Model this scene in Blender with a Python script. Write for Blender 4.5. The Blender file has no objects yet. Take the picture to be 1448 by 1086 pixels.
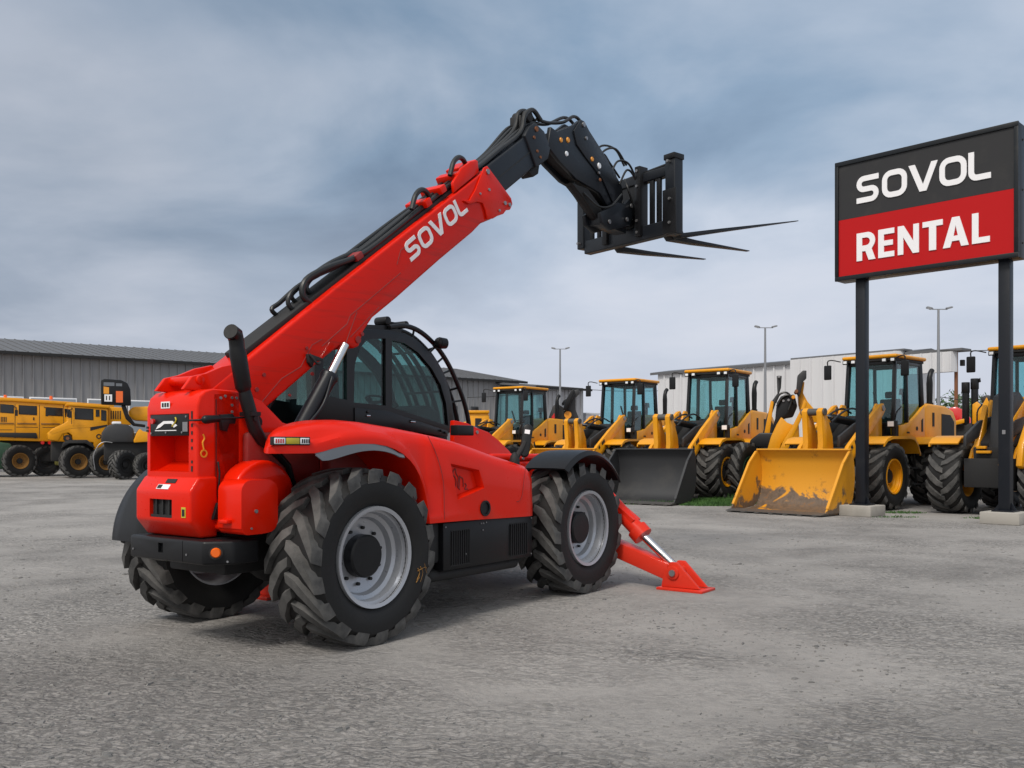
import bpy, bmesh, math, random
from mathutils import Vector, Matrix
random.seed(7)
R = math.radians
S = bpy.context.scene
COL = S.collection

# ------------------------------------------------------------------ materials
MATS = {}
def nodes_of(name):
    m = bpy.data.materials.new(name); m.use_nodes = True
    nt = m.node_tree; b = nt.nodes['Principled BSDF']
    MATS[name] = m
    return m, nt, b

def noise(nt, scale, detail=6, rough=.55, coord='Object', vec=None, dist=0):
    n = nt.nodes.new('ShaderNodeTexNoise')
    n.inputs['Scale'].default_value = scale; n.inputs['Detail'].default_value = detail
    n.inputs['Roughness'].default_value = rough; n.inputs['Distortion'].default_value = dist
    if vec is None:
        tc = nt.nodes.new('ShaderNodeTexCoord'); vec = tc.outputs[coord]
    nt.links.new(vec, n.inputs['Vector'])
    return n

def ramp(nt, src, stops):
    r = nt.nodes.new('ShaderNodeValToRGB')
    el = r.color_ramp.elements
    while len(el) < len(stops): el.new(.5)
    for e, (p, c) in zip(el, stops):
        e.position = p; e.color = (*c, 1) if len(c) == 3 else c
    nt.links.new(src, r.inputs[0])
    return r

def g(v): return (v, v, v)

def mixc(nt, fac, a, b, mode='MIX'):
    m = nt.nodes.new('ShaderNodeMix'); m.data_type = 'RGBA'; m.blend_type = mode
    for sock, v in ((0, fac), (6, a), (7, b)):
        if isinstance(v, (int, float)): m.inputs[sock].default_value = v
        elif isinstance(v, tuple): m.inputs[sock].default_value = (*v, 1)
        else: nt.links.new(v, m.inputs[sock])
    return m.outputs[2]

def math_n(nt, op, a, b=None):
    m = nt.nodes.new('ShaderNodeMath'); m.operation = op
    for i, v in enumerate((a, b)):
        if v is None: continue
        if isinstance(v, (int, float)): m.inputs[i].default_value = v
        else: nt.links.new(v, m.inputs[i])
    return m.outputs[0]

def bump(nt, b, h, strength=.3, dist=.01):
    bp = nt.nodes.new('ShaderNodeBump')
    bp.inputs['Strength'].default_value = strength; bp.inputs['Distance'].default_value = dist
    nt.links.new(h, bp.inputs['Height']); nt.links.new(bp.outputs[0], b.inputs['Normal'])

def paint(name, col, rough=.35, metal=0, dirt=.25, dirtcol=(.16, .14, .12), coat=.0, dscale=2.2, bmp=.05, dlo=.52, dhi=.8, spec=.5):
    """painted or bare surface with patches of dust and small scuffs"""
    m, nt, b = nodes_of(name)
    n1 = noise(nt, dscale, 8, .65); n2 = noise(nt, 38, 5, .6)
    s = math_n(nt, 'MULTIPLY', ramp(nt, n1.outputs[0], [(dlo, g(0)), (dhi, g(1))]).outputs[0], dirt)
    s2 = math_n(nt, 'MULTIPLY', ramp(nt, n2.outputs[0], [(.6, g(0)), (.75, g(1))]).outputs[0], dirt * .5)
    f = math_n(nt, 'MAXIMUM', s, s2)
    nt.links.new(mixc(nt, f, col, dirtcol), b.inputs['Base Color'])
    rr = math_n(nt, 'ADD', math_n(nt, 'MULTIPLY', n2.outputs[0], .18), rough - .09)
    rr = math_n(nt, 'ADD', rr, math_n(nt, 'MULTIPLY', f, .5))
    nt.links.new(rr, b.inputs['Roughness'])
    b.inputs['Metallic'].default_value = metal; b.inputs['Specular IOR Level'].default_value = spec
    b.inputs['Coat Weight'].default_value = coat; b.inputs['Coat Roughness'].default_value = .07
    bump(nt, b, noise(nt, 90, 3).outputs[0], bmp, .004)
    return m

paint('red', (.68, .0125, .0014), .30, dirt=.16, coat=.15, dirtcol=(.36, .022, .010), spec=.13)
# road dust thrown up on the low parts of the red bodywork
nt = MATS['red'].node_tree; b = nt.nodes['Principled BSDF']
src = b.inputs['Base Color'].links[0].from_socket
tcw = nt.nodes.new('ShaderNodeTexCoord'); spw = nt.nodes.new('ShaderNodeSeparateXYZ'); nt.links.new(tcw.outputs['Object'], spw.inputs[0])
nw = noise(nt, 5, 7, .65, dist=.4)
dz_ = math_n(nt, 'SUBTRACT', math_n(nt, 'ADD', nw.outputs[0], .45), spw.outputs[2])
nt.links.new(mixc(nt, ramp(nt, dz_, [(.0, g(0)), (.40, g(.16))]).outputs[0], src, (.26, .15, .10)), b.inputs['Base Color'])
paint('red_sign', (.44, .0055, .007), .42, dirt=.08, dirtcol=(.25, .03, .03), spec=.2)
paint('red_gloss', (.55, .012, .010), .25, dirt=.08, coat=.4)
paint('dark_red', (.22, .012, .010), .5, dirt=.3)
paint('black_paint', (.0075, .008, .0095), .38, dirt=.14, dirtcol=(.045, .043, .041), spec=.28)
paint('boom_black', (.010, .0125, .017), .36, dirt=.12, dirtcol=(.045, .045, .045), spec=.3)
paint('dark_grey', (.040, .043, .048), .5, dirt=.3, dirtcol=(.12, .11, .10))
paint('under_black', (.010, .010, .011), .7, dirt=.4, dirtcol=(.04, .037, .033))
paint('grey_plastic', (.135, .148, .168), .5, dirt=.2)
paint('rubber', (.0085, .0085, .009), .62, dirt=.35, dirtcol=(.036, .034, .032), dscale=5, bmp=.15, spec=.35)
paint('lug_rubber', (.036, .0358, .0355), .68, dirt=.7, dirtcol=(.16, .155, .15), dscale=4, bmp=.2, dlo=.4, dhi=.7)
paint('hose', (.008, .009, .010), .4, dirt=.1)
paint('silver', (.40, .415, .45), .30, metal=.45, dirt=.3, dirtcol=(.22, .2, .18))
paint('chrome', (.60, .61, .63), .2, metal=1, dirt=.05)
paint('steel', (.30, .30, .31), .42, metal=.8, dirt=.3)
m_ = paint('boom_red', (.62, .0100, .0016), .32, dirt=.22, coat=.13, dirtcol=(.30, .018, .010), spec=.13, dscale=3.2)
nt = m_.node_tree; b = nt.nodes['Principled BSDF']
src = b.inputs['Base Color'].links[0].from_socket
tcw = nt.nodes.new('ShaderNodeTexCoord'); mpw = nt.nodes.new('ShaderNodeMapping')
mpw.inputs['Rotation'].default_value = (0, R(36), 0); mpw.inputs['Scale'].default_value = (.8, 1, 14)
nt.links.new(tcw.outputs['Object'], mpw.inputs[0])
sw = noise(nt, 1.6, 6, .6, vec=mpw.outputs[0])
nt.links.new(mixc(nt, ramp(nt, sw.outputs[0], [(.55, g(0)), (.74, g(.45))]).outputs[0], src, (.22, .020, .014)), b.inputs['Base Color'])
paint('cab_black', (.0065, .007, .0085), .34, dirt=.1, dirtcol=(.03, .03, .03), spec=.4)
paint('rim_ochre', (.24, .115, .02), .6, dirt=.6, dirtcol=(.05, .04, .03))
paint('yellow', (.72, .305, .006), .38, dirt=.36, dirtcol=(.22, .10, .018), coat=.08, spec=.35)
paint('yellow_worn', (.66, .285, .010), .5, dirt=.6, dirtcol=(.12, .06, .022), dscale=2.0, dlo=.58, dhi=.66)
# bare steel where the load has rubbed the paint away, toward the bucket floor
nt = MATS['yellow_worn'].node_tree; b = nt.nodes['Principled BSDF']
src = b.inputs['Base Color'].links[0].from_socket
tcw = nt.nodes.new('ShaderNodeTexCoord'); spw = nt.nodes.new('ShaderNodeSeparateXYZ'); nt.links.new(tcw.outputs['Object'], spw.inputs[0])
nw = noise(nt, 1.5, 7, .62, dist=.5)
wear = math_n(nt, 'SUBTRACT', math_n(nt, 'ADD', nw.outputs[0], .08), math_n(nt, 'MULTIPLY', spw.outputs[2], .30))
nt.links.new(mixc(nt, ramp(nt, wear, [(.455, g(0)), (.475, g(.35)), (.51, g(.92))]).outputs[0], src, ramp(nt, noise(nt, 9, 7, .7, dist=.6).outputs[0], [(.40, (.05, .049, .048)), (.55, (.085, .080, .076)), (.66, (.15, .075, .03))]).outputs[0]), b.inputs['Base Color'])
paint('bucket_black', (.024, .025, .028), .52, dirt=.5, dirtcol=(.075, .07, .065), dscale=1.2)
paint('worn_steel', (.10, .095, .09), .5, metal=.5, dirt=.6)
paint('orange_lens', (.80, .125, .004), .2, dirt=.05, coat=.5)
paint('lens', (.80, .82, .85), .12, dirt=.05, coat=.5)
paint('white', (.80, .80, .82), .45, dirt=.08, dirtcol=(.5, .5, .5))
paint('letter_white', (.80, .79, .81), .5, dirt=.12, dirtcol=(.5, .48, .47))
paint('decal_yellow', (.52, .42, .03), .4, dirt=.1)
paint('decal_orange', (.75, .30, .02), .4, dirt=.1)
paint('green_paint', (.03, .16, .03), .5, dirt=.3)
paint('dark_green', (.012, .05, .025), .5, dirt=.3)
paint('seat_fabric', (.03, .032, .034), .85, dirt=.1)
paint('olive', (.12, .11, .02), .6, dirt=.3)
paint('sign_grey', (.027, .027, .029), .5, dirt=.1, spec=.25)
paint('sign_frame', (.007, .009, .012), .4, dirt=.1, spec=.3)
paint('post', (.008, .010, .015), .42, dirt=.2, dirtcol=(.05, .05, .05), spec=.3)
paint('concrete', (.34, .32, .29), .85, dirt=.6, dirtcol=(.2, .19, .17), bmp=.5)
paint('roof_grey', (.105, .107, .115), .55, dirt=.5, dirtcol=(.07, .07, .075), dscale=.6)
paint('pole_grey', (.25, .26, .28), .5, metal=.4, dirt=.2)
paint('bark', (.09, .065, .045), .9, dirt=.5, bmp=.6)
paint('rust', (.20, .075, .03), .8, dirt=.5, bmp=.4)

def corrugated(name, col, dirt=.3):
    m, nt, b = nodes_of(name)
    n1 = noise(nt, .35, 8, .6)
    tc = nt.nodes.new('ShaderNodeTexCoord'); mp = nt.nodes.new('ShaderNodeMapping')
    mp.inputs['Scale'].default_value = (2.2, 2.2, .12)
    nt.links.new(tc.outputs['Object'], mp.inputs[0])
    st = noise(nt, 1.6, 5, .6, vec=mp.outputs[0])
    c = mixc(nt, math_n(nt, 'MULTIPLY', n1.outputs[0], dirt), col, tuple(v * .55 for v in col))
    c = mixc(nt, math_n(nt, 'MULTIPLY', ramp(nt, st.outputs[0], [(.5, g(0)), (.75, g(1))]).outputs[0], dirt), c, tuple(v * .5 for v in col))
    nt.links.new(c, b.inputs['Base Color'])
    b.inputs['Roughness'].default_value = .6
    return m
corrugated('cladding_grey', (.27, .272, .285))
corrugated('cladding_pale', (.62, .62, .64), .2)
corrugated('cladding_mid', (.40, .40, .42), .25)

def glass(name, tint, gloss=.02):
    m = bpy.data.materials.new(name); m.use_nodes = True; MATS[name] = m
    nt = m.node_tree; nt.nodes.clear()
    out = nt.nodes.new('ShaderNodeOutputMaterial'); mx = nt.nodes.new('ShaderNodeMixShader')
    tr = nt.nodes.new('ShaderNodeBsdfTransparent'); gl = nt.nodes.new('ShaderNodeBsdfGlossy')
    lw = nt.nodes.new('ShaderNodeLayerWeight'); lw.inputs[0].default_value = .5
    fr = math_n(nt, 'ADD', math_n(nt, 'MULTIPLY', math_n(nt, 'POWER', lw.outputs['Facing'], 4), .75), .035)
    tr.inputs[0].default_value = (*tint, 1); gl.inputs['Roughness'].default_value = gloss
    nt.links.new(fr, mx.inputs[0]); nt.links.new(tr.outputs[0], mx.inputs[1]); nt.links.new(gl.outputs[0], mx.inputs[2])
    nt.links.new(mx.outputs[0], out.inputs[0])
glass('cab_glass', (.58, .75, .74))
glass('loader_glass', (.68, .86, .88))

m, nt, b = nodes_of('pane_grey')       # daylight reflecting workshop glazing
b.inputs['Base Color'].default_value = (.26, .30, .34, 1); b.inputs['Roughness'].default_value = .12
m, nt, b = nodes_of('pane_dark')
b.inputs['Base Color'].default_value = (.012, .014, .016, 1); b.inputs['Roughness'].default_value = .1

m, nt, b = nodes_of('leaf')
n = noise(nt, 1.2, 4)
nt.links.new(ramp(nt, n.outputs[0], [(.3, (.018, .045, .012)), (.7, (.06, .12, .03))]).outputs[0], b.inputs['Base Color'])
b.inputs['Roughness'].default_value = .7
m, nt, b = nodes_of('grass_blade')
n = noise(nt, 3, 3)
nt.links.new(ramp(nt, n.outputs[0], [(.3, (.02, .07, .012)), (.7, (.06, .15, .025))]).outputs[0], b.inputs['Base Color'])
b.inputs['Roughness'].default_value = .7
m, nt, b = nodes_of('hill_green')
n = noise(nt, .03, 6)
nt.links.new(ramp(nt, n.outputs[0], [(.3, (.05, .075, .06)), (.7, (.09, .12, .09))]).outputs[0], b.inputs['Base Color'])
m, nt, b = nodes_of('stone_chip')
n = noise(nt, 6, 3)
nt.links.new(ramp(nt, n.outputs[0], [(.35, g(.105)), (.65, (.215, .206, .198))]).outputs[0], b.inputs['Base Color'])
b.inputs['Roughness'].default_value = .9

# compacted grey yard: pale worn crust, darker damp stains, fine grit and broken flakes
m, nt, b = nodes_of('yard')
tc = nt.nodes.new('ShaderNodeTexCoord')
o = tc.outputs['Object']
big = noise(nt, .16, 5, .6, vec=o, dist=.6)
mid = noise(nt, .75, 7, .62, vec=o, dist=.8)
fine = noise(nt, 9, 8, .7, vec=o)
grit = noise(nt, 75, 4, .7, vec=o)
c = ramp(nt, mid.outputs[0], [(.28, (.176, .167, .160)), (.5, (.245, .233, .223)), (.72, (.300, .285, .273))]).outputs[0]
c = mixc(nt, ramp(nt, big.outputs[0], [(.40, g(0)), (.66, g(.7))]).outputs[0], c, (.335, .318, .304))
c = mixc(nt, ramp(nt, fine.outputs[0], [(.48, g(0)), (.72, g(.55))]).outputs[0], c, (.15, .145, .142))
c = mixc(nt, ramp(nt, grit.outputs[0], [(.56, g(0)), (.68, g(.40))]).outputs[0], c, (.36, .345, .33))
c = mixc(nt, ramp(nt, grit.outputs[0], [(.30, g(.65)), (.42, g(0))]).outputs[0], c, (.06, .058, .057))
b.inputs['Roughness'].default_value = .88
mp = nt.nodes.new('ShaderNodeMapping'); mp.inputs['Scale'].default_value = (1, 1.7, 1); mp.inputs['Rotation'].default_value = (0, 0, .7)
wob = nt.nodes.new('ShaderNodeVectorMath'); wob.operation = 'ADD'
nz = noise(nt, 2.2, 4, .6, vec=o)
sc = nt.nodes.new('ShaderNodeVectorMath'); sc.operation = 'SCALE'; sc.inputs['Scale'].default_value = .35
nt.links.new(nz.outputs['Color'], sc.inputs[0]); nt.links.new(o, wob.inputs[0]); nt.links.new(sc.outputs[0], wob.inputs[1])
nt.links.new(wob.outputs[0], mp.inputs[0])
vo = nt.nodes.new('ShaderNodeTexVoronoi'); vo.inputs['Scale'].default_value = 9; vo.feature = 'F1'
nt.links.new(mp.outputs[0], vo.inputs['Vector'])
vo2 = nt.nodes.new('ShaderNodeTexVoronoi'); vo2.inputs['Scale'].default_value = 23; vo2.feature = 'F1'
nt.links.new(mp.outputs[0], vo2.inputs['Vector'])
patch = ramp(nt, noise(nt, .42, 4, .6, vec=o, dist=.5).outputs[0], [(.42, g(.06)), (.62, g(1))]).outputs[0]
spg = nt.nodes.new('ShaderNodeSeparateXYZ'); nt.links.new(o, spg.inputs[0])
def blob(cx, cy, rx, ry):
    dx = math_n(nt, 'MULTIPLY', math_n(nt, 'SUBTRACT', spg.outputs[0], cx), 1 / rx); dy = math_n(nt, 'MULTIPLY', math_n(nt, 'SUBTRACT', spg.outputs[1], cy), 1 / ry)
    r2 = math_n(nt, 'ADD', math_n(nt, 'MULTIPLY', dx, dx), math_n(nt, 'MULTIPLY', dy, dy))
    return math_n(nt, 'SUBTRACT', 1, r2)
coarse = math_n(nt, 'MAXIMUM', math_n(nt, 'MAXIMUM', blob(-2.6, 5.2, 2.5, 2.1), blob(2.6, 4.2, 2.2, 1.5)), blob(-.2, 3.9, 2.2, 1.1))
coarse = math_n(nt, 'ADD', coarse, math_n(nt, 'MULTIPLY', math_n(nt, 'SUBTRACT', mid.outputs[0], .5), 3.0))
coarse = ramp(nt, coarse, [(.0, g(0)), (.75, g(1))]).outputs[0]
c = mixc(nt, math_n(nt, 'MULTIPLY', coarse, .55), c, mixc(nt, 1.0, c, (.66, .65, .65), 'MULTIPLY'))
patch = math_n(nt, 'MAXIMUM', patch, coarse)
vc = ramp(nt, vo2.outputs['Color'], [(.2, g(.72)), (.5, g(1)), (.85, g(1.22))]).outputs[0]
c = mixc(nt, math_n(nt, 'MULTIPLY', patch, .75), c, mixc(nt, 1.0, c, vc, 'MULTIPLY'))
edge_ = ramp(nt, vo2.outputs['Distance'], [(.42, g(0)), (.62, g(.6))]).outputs[0]
c = mixc(nt, math_n(nt, 'MULTIPLY', edge_, patch), c, (.075, .072, .070))
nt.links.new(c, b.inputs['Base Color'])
flake = math_n(nt, 'ADD', math_n(nt, 'MULTIPLY', vo.outputs['Distance'], .9), math_n(nt, 'MULTIPLY', vo2.outputs['Distance'], .5))
h = math_n(nt, 'MULTIPLY', flake, patch)
h = math_n(nt, 'ADD', h, math_n(nt, 'MULTIPLY', fine.outputs[0], .55))
h = math_n(nt, 'ADD', h, math_n(nt, 'MULTIPLY', grit.outputs[0], .16))
h = math_n(nt, 'ADD', h, math_n(nt, 'MULTIPLY', mid.outputs[0], 1.6))
bump(nt, b, h, .85, .035)

# ------------------------------------------------------------------ mesh helpers
def spline(pts, n=8):
    """Catmull-Rom through the points"""
    P = [Vector(p) for p in pts]
    P = [2 * P[0] - P[1]] + P + [2 * P[-1] - P[-2]]
    out = []
    for i in range(1, len(P) - 2):
        for k in range(n):
            t = k / n
            a, b_, c_, d = P[i - 1], P[i], P[i + 1], P[i + 2]
            out.append(.5 * ((2 * b_) + (c_ - a) * t + (2 * a - 5 * b_ + 4 * c_ - d) * t * t + (3 * b_ - a - 3 * c_ + d) * t ** 3))
    out.append(P[-2])
    return out

class MB:
    def __init__(self): self.bm = bmesh.new()
    def quadbox(self, P):
        v = [self.bm.verts.new(p) for p in P]
        for f in ((0, 1, 2, 3), (7, 6, 5, 4), (0, 4, 5, 1), (1, 5, 6, 2), (2, 6, 7, 3), (3, 7, 4, 0)):
            self.bm.faces.new([v[i] for i in f])
        return self
    def box(self, x0, x1, y0, y1, z0, z1, M=None):
        P = [Vector(p) for p in ((x0, y0, z0), (x0, y1, z0), (x1, y1, z0), (x1, y0, z0), (x0, y0, z1), (x0, y1, z1), (x1, y1, z1), (x1, y0, z1))]
        if M: P = [M @ p for p in P]
        return self.quadbox(P)
    def prism(self, pts, a, b_, plane='xz', M=None):
        """2D outline pushed from a to b along the third axis"""
        def up(p, w):
            q = {'xz': (p[0], w, p[1]), 'xy': (p[0], p[1], w), 'yz': (w, p[0], p[1])}[plane]
            q = Vector(q); return M @ q if M else q
        A = [self.bm.verts.new(up(p, a)) for p in pts]; B = [self.bm.verts.new(up(p, b_)) for p in pts]
        n = len(pts)
        self.bm.faces.new(A); self.bm.faces.new(B[::-1])
        for i in range(n): self.bm.faces.new((A[i], B[i], B[(i + 1) % n], A[(i + 1) % n]))
        return self
    def bar(self, p0, p1, w, h, up=(0, 0, 1)):
        """square bar between two points"""
        p0, p1 = Vector(p0), Vector(p1); d = (p1 - p0).normalized()
        s = d.cross(Vector(up))
        if s.length < 1e-4: s = d.cross(Vector((1, 0, 0)))
        s.normalize(); u = s.cross(d)
        P = []
        for q in (p0, p1):
            for a, c_ in ((-1, -1), (1, -1), (1, 1), (-1, 1)): P.append(q + s * a * w / 2 + u * c_ * h / 2)
        return self.quadbox(P)
    def ring(self, p, d, r, seg, ref=None):
        d = Vector(d).normalized()
        s = d.cross(Vector((0, 0, 1)) if abs(d.z) < .95 else Vector((1, 0, 0))) if ref is None else (ref - d * ref.dot(d))
        s.normalize(); u = d.cross(s)
        return [self.bm.verts.new(Vector(p) + (s * math.cos(2 * math.pi * k / seg) + u * math.sin(2 * math.pi * k / seg)) * r) for k in range(seg)], s
    def skin(self, rings, cap=True):
        for A, B in zip(rings, rings[1:]):
            n = len(A)
            for i in range(n): self.bm.faces.new((A[i], A[(i + 1) % n], B[(i + 1) % n], B[i]))
        if cap:
            self.bm.faces.new(rings[0][::-1]); self.bm.faces.new(rings[-1])
        return self
    def cyl(self, p0, p1, r0, r1=None, seg=16, cap=True):
        r1 = r0 if r1 is None else r1
        d = Vector(p1) - Vector(p0)
        A, s = self.ring(p0, d, r0, seg); B, s = self.ring(p1, d, r1, seg, s)
        return self.skin([A, B], cap)
    def tube(self, pts, r, seg=8, n=0):
        P = spline(pts, n) if n else [Vector(p) for p in pts]
        rs, ref = [], None
        for i, p in enumerate(P):
            d = P[min(i + 1, len(P) - 1)] - P[max(i - 1, 0)]
            rr = r[i] if isinstance(r, (list, tuple)) else r
            v, ref = self.ring(p, d, rr, seg, ref); rs.append(v)
        return self.skin(rs)
    def lathe(self, prof, c, seg=40, closed=False):
        """profile of (axial offset, radius) turned round the Y axis through c"""
        rs = []
        for (w, r) in prof:
            rs.append([self.bm.verts.new((c[0] + r * math.cos(2 * math.pi * k / seg), c[1] + w, c[2] + r * math.sin(2 * math.pi * k / seg))) for k in range(seg)])
        if closed: rs.append(rs[0])
        return self.skin(rs, not closed)
    def ball(self, c, r, seg=12):
        bmesh.ops.create_uvsphere(self.bm, u_segments=seg, v_segments=max(6, seg // 2), radius=1, matrix=Matrix.Translation(c) @ Matrix.Diagonal((*((r,) * 3 if not isinstance(r, tuple) else r), 1)))
        return self
    def sheet(self, rows, t=0):
        """grid of points; t gives it a thickness along the face normals"""
        V = [[self.bm.verts.new(p) for p in row] for row in rows]
        fs = []
        for A, B in zip(V, V[1:]):
            for i in range(len(A) - 1): fs.append(self.bm.faces.new((A[i], A[i + 1], B[i + 1], B[i])))
        if t:
            bmesh.ops.recalc_face_normals(self.bm, faces=fs); self.bm.normal_update()
            bmesh.ops.solidify(self.bm, geom=fs, thickness=t)
        return self
    def build(self, name, mat, parent=None, bevel=0, seg=2, smooth=True, angle=35, loc=None, rot=None):
        bm = self.bm
        bmesh.ops.recalc_face_normals(bm, faces=bm.faces)
        if bevel:
            es = [e for e in bm.edges if len(e.link_faces) == 2 and e.calc_face_angle(0) > R(32)]
            bmesh.ops.bevel(bm, geom=es, offset=bevel, segments=seg, affect='EDGES', clamp_overlap=True, profile=.5)
        me = bpy.data.meshes.new(name); bm.to_mesh(me); bm.free()
        me.materials.append(MATS[mat] if isinstance(mat, str) else mat)
        if smooth:
            for p in me.polygons: p.use_smooth = True
            me.set_sharp_from_angle(angle=R(angle))
        o = bpy.data.objects.new(name, me); COL.objects.link(o)
        if parent: o.parent = parent
        if loc: o.location = loc
        if rot: o.rotation_euler = rot
        return o

    def build_each(self, name, mat, parent=None, bevel=0, **kw):
        kw['bevel'] = bevel
        """every loose piece becomes an object of its own"""
        bm = self.bm; bm.verts.index_update(); seen = set(); out = []
        for v0 in bm.verts:
            if v0.index in seen: continue
            stack, isl = [v0], []
            seen.add(v0.index)
            while stack:
                v = stack.pop(); isl.append(v)
                for e in v.link_edges:
                    q = e.other_vert(v)
                    if q.index not in seen: seen.add(q.index); stack.append(q)
            m2 = MB(); mp = {v: m2.bm.verts.new(v.co) for v in isl}
            for f in {f for v in isl for f in v.link_faces}: m2.bm.faces.new([mp[v] for v in f.verts])
            out.append(m2.build(name, mat, parent, **kw))
        bm.free()
        return out

def cut(o, cutters):
    """subtract cutter meshes from an object's mesh for good"""
    cs = []
    for mb in cutters:
        c_ = mb.build('cutter', 'under_black', o.parent, smooth=False); cs.append(c_)
        md = o.modifiers.new('b', 'BOOLEAN'); md.operation = 'DIFFERENCE'; md.solver = 'EXACT'; md.object = c_
    bpy.context.view_layer.update()
    dg = bpy.context.evaluated_depsgraph_get()
    me = bpy.data.meshes.new_from_object(o.evaluated_get(dg))
    o.modifiers.clear(); o.data = me
    for p in me.polygons: p.use_smooth = True
    me.set_sharp_from_angle(angle=R(30))
    for c_ in cs: bpy.data.objects.remove(c_)

def tag(o, label=None, cat=None, group=None, kind=None):
    for k, v in (('label', label), ('category', cat), ('group', group), ('kind', kind)):
        if v: o[k] = v
    return o
def empty(name, loc, rz=0):
    o = bpy.data.objects.new(name, None); COL.objects.link(o)
    o.location = loc; o.rotation_euler = (0, 0, rz); o.empty_display_size = .3
    return o
KIDS = {}
def kids(o): return [c for c in bpy.data.objects if c.parent == o]
def copy_tree(o, parent=None, skip=()):
    c = o.copy(); COL.objects.link(c)
    if parent: c.parent = parent
    for ch in kids(o):
        if ch.name.split('.')[0] not in skip: copy_tree(ch, c, skip)
    return c

# ------------------------------------------------------------------ lettering
def arc(cx, cy, r, a0, a1, n=5):
    return [(cx + r * math.cos(R(a0 + (a1 - a0) * i / n)), cy + r * math.sin(R(a0 + (a1 - a0) * i / n))) for i in range(n + 1)]
def stroke(path, w, closed=False):
    n = len(path); L_, R_ = [], []
    for i in range(n):
        p = Vector(path[i])
        a = Vector(path[i - 1]) if (i > 0 or closed) else None
        c_ = Vector(path[(i + 1) % n]) if (i < n - 1 or closed) else None
        d1 = (p - a).normalized() if a is not None else (c_ - p).normalized()
        d2 = (c_ - p).normalized() if c_ is not None else d1
        nn = Vector((-(d1 + d2).y, (d1 + d2).x)).normalized()
        k = w / 2 / max(.4, nn.dot(Vector((-d1.y, d1.x))))
        L_.append(p + nn * k); R_.append(p - nn * k)
    return L_, R_
def word(text, w, h, style, t, name, mat, parent, M):
    """word as raised letters: x right, z up, thickness toward -y, fitted to w by h"""
    W = .20 if style == 'square' else .205
    G, x = [], 0
    def rect_o(wd):
        r = .26; a, b_ = W / 2, wd - W / 2; c0, c1 = W / 2, 1 - W / 2
        return arc(b_ - r, c1 - r, r, 0, 90) + arc(a + r, c1 - r, r, 90, 180) + arc(a + r, c0 + r, r, 180, 270) + arc(b_ - r, c0 + r, r, 270, 360)
    for ch in text:
        polys, strips = [], []
        if ch == 'O': wd = .98; strips.append((rect_o(wd), True))
        elif ch == 'S':
            wd = .90; r = .2; a, b_ = W / 2, wd - W / 2; c0, c1 = W / 2, 1 - W / 2
            strips.append(([(wd, c1)] + arc(a + r, c1 - r, r, 90, 180) + arc(a + r, .5 + r, r, 180, 270)[1:] + arc(b_ - r, .5 - r, r, 90, 0) + arc(b_ - r, c0 + r, r, 0, -90)[1:] + [(0, c0)], False))
        elif ch == 'V':
            wd = 1.10; polys.append([(0, 1), (.24, 1), (.55, .24), (.86, 1), (1.10, 1), (.68, 0), (.42, 0)])
        elif ch == 'L' and style == 'square':
            wd = .78; strips.append(([(W / 2, 1)] + arc(W / 2 + .2, W / 2 + .2, .2, 180, 270) + [(wd, W / 2)], False))
        elif ch == 'L': wd = .56; polys.append([(0, 0), (wd, 0), (wd, .19), (W, .19), (W, 1), (0, 1)])
        elif ch == 'E': wd = .58; polys.append([(0, 0), (wd, 0), (wd, .19), (W, .19), (W, .41), (.53, .41), (.53, .59), (W, .59), (W, .81), (wd, .81), (wd, 1), (0, 1)])
        elif ch == 'N': wd = .74; polys.append([(0, 0), (W * .95, 0), (W * .95, .6), (wd - W * 1.02, 0), (wd, 0), (wd, 1), (wd - W * .95, 1), (wd - W * .95, .42), (W * 1.02, 1), (0, 1)])
        elif ch == 'T': wd = .68; polys.append([(.22, 0), (.46, 0), (.46, .81), (wd, .81), (wd, 1), (0, 1), (0, .81), (.22, .81)])
        elif ch == 'A':
            wd = .84; polys.append([(0, 0), (.24, 0), (.30, .2), (.54, .2), (.60, 0), (.84, 0), (.54, 1), (.4201, 1), (.4201, .72), (.49, .37), (.35, .37), (.4199, .72), (.4199, 1), (.30, 1)])
        elif ch == 'R':
            wd = .68; out = [(0, 0), (W, 0), (W, .33), (.33, .33), (.45, 0), (.70, 0), (.56, .39)]
            out += arc(.38, .68, .31, -45, 0, 3)[1:] + arc(.37, .69, .32, 0, 90, 6)[1:-1] + [(.37, 1)] 
            polys.append(out + [(.121, 1), (.121, .815), (W, .815)] + arc(.36, .675, .14, 90, -90, 6) + [(W, .535), (W, .8149), (.1209, .8151), (.1209, 1), (0, 1)])
        G.append((x, polys, strips)); x += wd + (.14 if style == 'square' else .125) - (.12 if ch == 'T' else .02 if ch == 'A' else 0)
        if style == 'square' and ch in 'OV': x -= .08 if ch == 'V' or text[min(len(text) - 1, 2)] == 'V' else 0
    total = x - (.14 if style == 'square' else .125)
    mb = MB()
    def put(p, yy): return M @ Vector((p[0] * w / total, yy, p[1] * h))
    for (x0, polys, strips) in G:
        for p in polys:
            mb.prism([((q[0] + x0) * w / total, q[1] * h) for q in p], 0, -t, 'xz', M)
        for path, closed in strips:
            L_, R_ = stroke(path, W, closed)
            n = len(path)
            A = [[mb.bm.verts.new(put((q[0] + x0, q[1]), yy)) for q in side] for side, yy in ((L_, -t), (R_, -t), (R_, 0), (L_, 0))]
            for i in range(n if closed else n - 1):
                j = (i + 1) % n
                for k in range(4): mb.bm.faces.new((A[k][i], A[k][j], A[(k + 1) % 4][j], A[(k + 1) % 4][i]))
            if not closed:
                for i in (0, n - 1): mb.bm.faces.new([A[k][i] for k in range(4)])
    return mb.build(name, mat, parent, smooth=False)

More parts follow.
